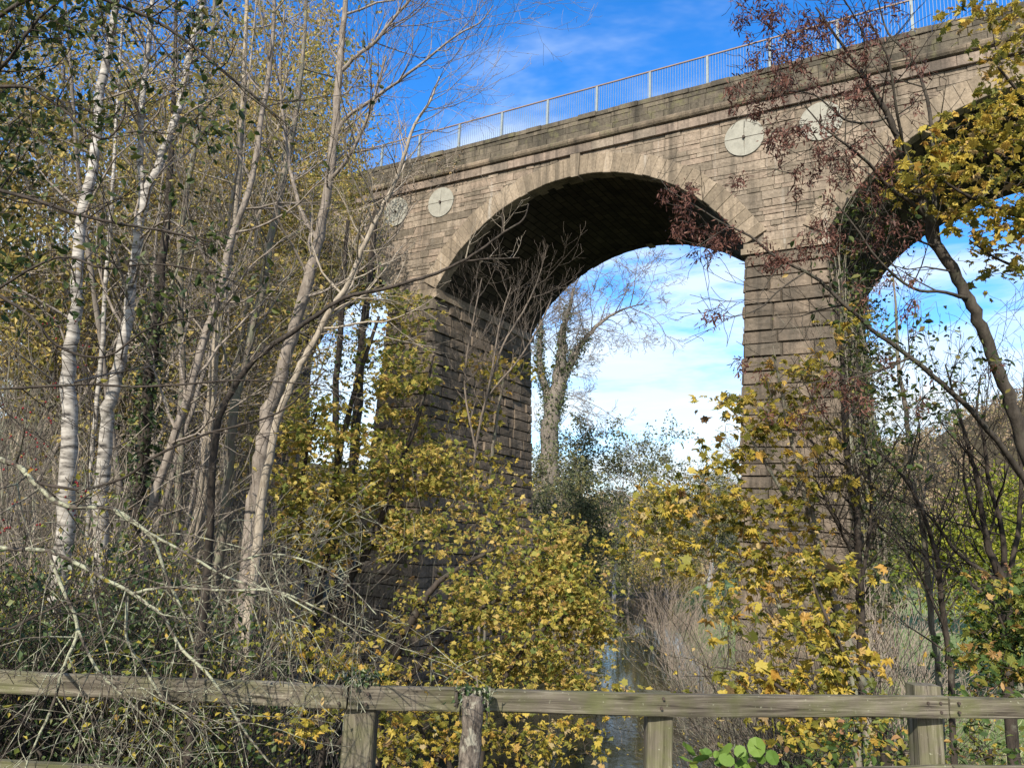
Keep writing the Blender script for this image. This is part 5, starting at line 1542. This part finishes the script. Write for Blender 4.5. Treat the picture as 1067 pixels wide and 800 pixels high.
# lime green bush and trees beyond the meadow
far_tree(1052, 24, 5.6, 'lime green bush glowing in the sun at the right edge', 251, 'lf_lime', .16, 5, .9, 'bark_grey', wide=(1.2, 2.4), trunk_r=.1, spread=.25)
far_tree(1100, 27, 6.5, 'taller lime green bush mostly beyond the right edge', 252, 'lf_lime', .18, 5, .9, 'bark_grey', wide=(1.4, 2.8), trunk_r=.12, spread=.3)
G_FAR = 'trees along the far side of the meadow'
fa = []
for k in range(3):
    T_, e_, b_ = far_tree(1000, 90, 8+1.5*k, 'bushy autumn tree in the line beyond the meadow', 260+k, ('lf_willow', 'lf_ochre', 'lf_dark')[k], .45, 4, .7, 'bark_far', n=26, wide=(2, 4), trunk_r=.2, spread=.5, group=G_FAR, name='meadow_edge_tree')
    fa.append(e_)
rnd.seed(12)
strew(fa, [(905, 82), (925, 96), (940, 88), (955, 78), (975, 92), (990, 84), (1010, 98), (1030, 88), (1055, 80), (1080, 86), (1110, 80), (880, 92), (860, 98), (720, 110), (760, 112), (800, 108), (690, 118), (655, 116)], 261, (.45, .75))
for o in fa: pass

# wooded hillside far behind on the right
rng2 = np.random.default_rng(4)
a_ = rng2.uniform(-40, 460, 9000); b_ = rng2.uniform(110, 560, 9000)
ok = (np.arctan2(a_, b_) > -.1) & (np.hypot(a_, b_) > 118)
a_ = a_[ok][:3800]; b_ = b_[ok][:3800]
x = a_*GA[0]+b_*GB[0]; y = a_*GA[1]+b_*GB[1]
z = ground(x, y)
cl = np.repeat(np.stack([x, y, z+3.0], -1), 55, axis=0)
v = rng2.normal(0, 1, cl.shape); v /= np.linalg.norm(v, axis=1)[:, None]
cl = cl+v*np.array([2.6, 2.6, 3.2])*rng2.uniform(.5, 1.05, (len(cl), 1))
o = leaves('hillside_woodland', 'lf_hill', None, np.zeros(3), cl, .95, 'dia', .5, .2)
tag(o, 'brown autumn woodland covering the far hillside', 'woodland', kind='stuff')

# ---- ground cover
def scatter(name, mat, n, arange, brange, cond, size, tpl, lift, label, cat, up=1.2, hang=0, zr=.0):
    aa = rng.uniform(*arange, n); bb_ = arange and brange[0]+(brange[1]-brange[0])*rng.uniform(0, 1, n)**1.5
    k = cond(aa, bb_)
    aa, bb_ = aa[k], bb_[k]
    x = aa*GA[0]+bb_*GB[0]; y = aa*GA[1]+bb_*GB[1]
    z = ground(x, y)+lift+np.abs(rng.normal(0, 1, len(x)))*zr
    o = leaves(name, mat, None, np.zeros(3), np.stack([x, y, z], -1), size, tpl, up, hang)
    tag(o, label, cat, kind='stuff')
patch = lambda a, b: np.sin(a*1.9+1)*np.sin(b*1.3)+np.sin(a*.7-b*.9)
left = lambda a, b: (a-river_c(b) < -2.9)
scatter('ground_ivy', 'lf_ivy', 52000, (-14, 3), (3.7, 22), lambda a, b: left(a, b) & (patch(a, b) > -.55), .075, 'ivy', .03, 'dark ivy carpeting the slope behind the left part of the fence', 'ground ivy', .9, .3, .10)
scatter('leaf_litter', 'lf_litter', 30000, (-16, 12), (3.7, 40), lambda a, b: np.abs(a-river_c(b)) > 2.9, .075, 'oval', .02, 'brown fallen leaves lying on both river banks', 'fallen leaves', 2.0)
scatter('bank_plants', 'lf_bramble', 11000, (3, 14), (3.8, 22), lambda a, b: a-river_c(b) > 2.8, .07, 'oval', .05, 'low green and yellow plants covering the right river bank', 'bank plants', .8, .2, .22)
def gcond(a, b): return (a-river_c(b) > 3.2) & (b > 12)
scatter('meadow_grass', 'grass', 90000, (4, 60), (12, 85), gcond, .28, 'blade', -.02, 'pale green grass of the meadow beyond the right bank', 'grass', .0, -2.4)

MAT['bark_stump'] = bark_mat('peeling_stump_bark', (.05, .04, .032), (.22, .185, .15), (.30, .28, .22), 22, .22, 1.0, .56)
# ---- old broken stump post with ivy, and ivy on the rail
rnd.seed(301)
T = Tree()
q = on_z(493, 722, ZR)
q = q-BK*.06
T.trunk.append((np.array([[q[0]+.004*math.sin(k*.5), q[1], DECK-.2+(ZR+.006-DECK+.2)*k/30] for k in range(31)]), np.array([.047-.006*k/30+rnd.uniform(-.003, .003) for k in range(31)]), 18))
T.trunk.append((np.array([[q[0], q[1], ZR-.01], [q[0], q[1], ZR+.010]]), np.array([.0395, .004]), 18))
e, b = T.finish('old_stump_post', 'peeling bark covered post with ivy on top leaning against the fence rail', 'post', 'bark_stump')
def rail_ivy(px0, px1, py, label, seed, n, drop=.05, name='ivy_plant', front=.03, h=.035):
    rnd.seed(seed)
    T = Tree()
    p0 = on_z(px0, py, ZR); p1 = on_z(px1, py, ZR)
    for k in range(10):
        u = sorted((rnd.random(), rnd.random()))
        a, c = p0+(p1-p0)*u[0], p0+(p1-p0)*u[1]
        pts = []
        for j in range(7):
            t = j/6
            pts.append(a+(c-a)*t-BK*front*rnd.uniform(-.8, 1.2)+np.array([0, 0, h*rnd.uniform(.1, 1.3)-drop*max(0, rnd.gauss(0, .6))]))
        T.limb(pts, np.linspace(.0045, .002, 7), 5, 'trunk' if k == 0 else 'br', 3)
    e, b = T.finish(name, label, 'climber', 'bark_lichen', None, 'bark_lichen')
    Q = T.pool()
    P = Q[rng.integers(0, len(Q), n)]+rng.normal(0, .014, (n, 3))
    leaves('foliage', 'lf_ivy', e, b, P, .024, 'ivy', .4, .5)
rail_ivy(352, 402, 714, 'clump of ivy and dry stems lying on the rail above the left post', 311, 130, h=.05)
rail_ivy(474, 522, 722, 'ivy clump growing over the top of the old bark covered post', 312, 150, .10, h=.02, front=.06)

# twiggy shrubs round the foot of the right pier
for (px, d, H, sd, bk, kp, lb) in ((805, 16, 5.6, 401, 'bark_grey', .10, 'brown twiggy shrub with a few yellow leaves before the left edge of the right pier'),
                                   (845, 15, 6.2, 402, 'bark_dark', .16, 'dark twiggy shrub covering the foot of the right pier'),
                                   (880, 15, 5.6, 403, 'bark_grey', .06, 'grey twiggy shrub at the right corner of the right pier'),
                                   (925, 19, 4.2, 404, 'bark_straw', .05, 'straw coloured twiggy shrub between the right pier and the meadow'),
                                   (765, 24, 4.2, 405, 'bark_grey', .08, 'grey twiggy shrub on the bank left of the right pier')):
    place_shrub(px, d, H, lb, sd, bk, 22, 'lf_maple', .11, kp, (6, 4), .55, .02, .005)
# withered creeper clinging to the parapet, left
rnd.seed(411)
T = Tree()
for k in range(16):
    x = rnd.uniform(-25.2, -20.6)
    P = [np.array([x, Y0-.36, 17.5])]
    d = Vector((rnd.uniform(-1, 1), -.3, rnd.uniform(-.2, .5)))
    for j in range(6):
        d = (d+rvec()*.35+Vector((0, .12, -.04))).normalized()
        q = P[-1]+np.array(d)*rnd.uniform(.12, .3)
        q[1] = min(q[1], Y0-.34)
        P.append(q)
    P = [np.array(sh(*q)) for q in P]
    T.limb(P, np.linspace(.02, .008, 7), 5, 'br' if k else 'trunk', 3)
S = dict(max=1, n=(3,), wig=.5, trop=-.02, seg=.2, ratio=(.4, .7), rmin=.006)
for q in list(T.br): T.shoots((q[0], q[1]), 4, (.3, .7), S, .1, 1)
e, b = T.finish('withered_creeper', 'pale withered creeper hanging on the parapet left of the big arch', 'climber', 'bark_straw', None, 'bark_straw')
leaves('foliage', 'lf_litter', e, b, tip_leaves([t for t in T.tips if rnd.random() < .5], 1, .08), .1, 'oval', .2, .6)
# leaves afloat on the river
bb_ = rng.uniform(9, 60, 420); aa = river_c(bb_)+rng.uniform(-2.6, 2.6, 420)
P = np.stack([aa*GA[0]+bb_*GB[0], aa*GA[1]+bb_*GB[1], np.full(420, WATER+.012)], -1)
o = leaves('floating_leaves', 'lf_maple', None, np.zeros(3), P, .085, 'maple', 14., 0)
tag(o, 'yellow fallen leaves floating on the dark river', 'fallen leaves', kind='stuff')
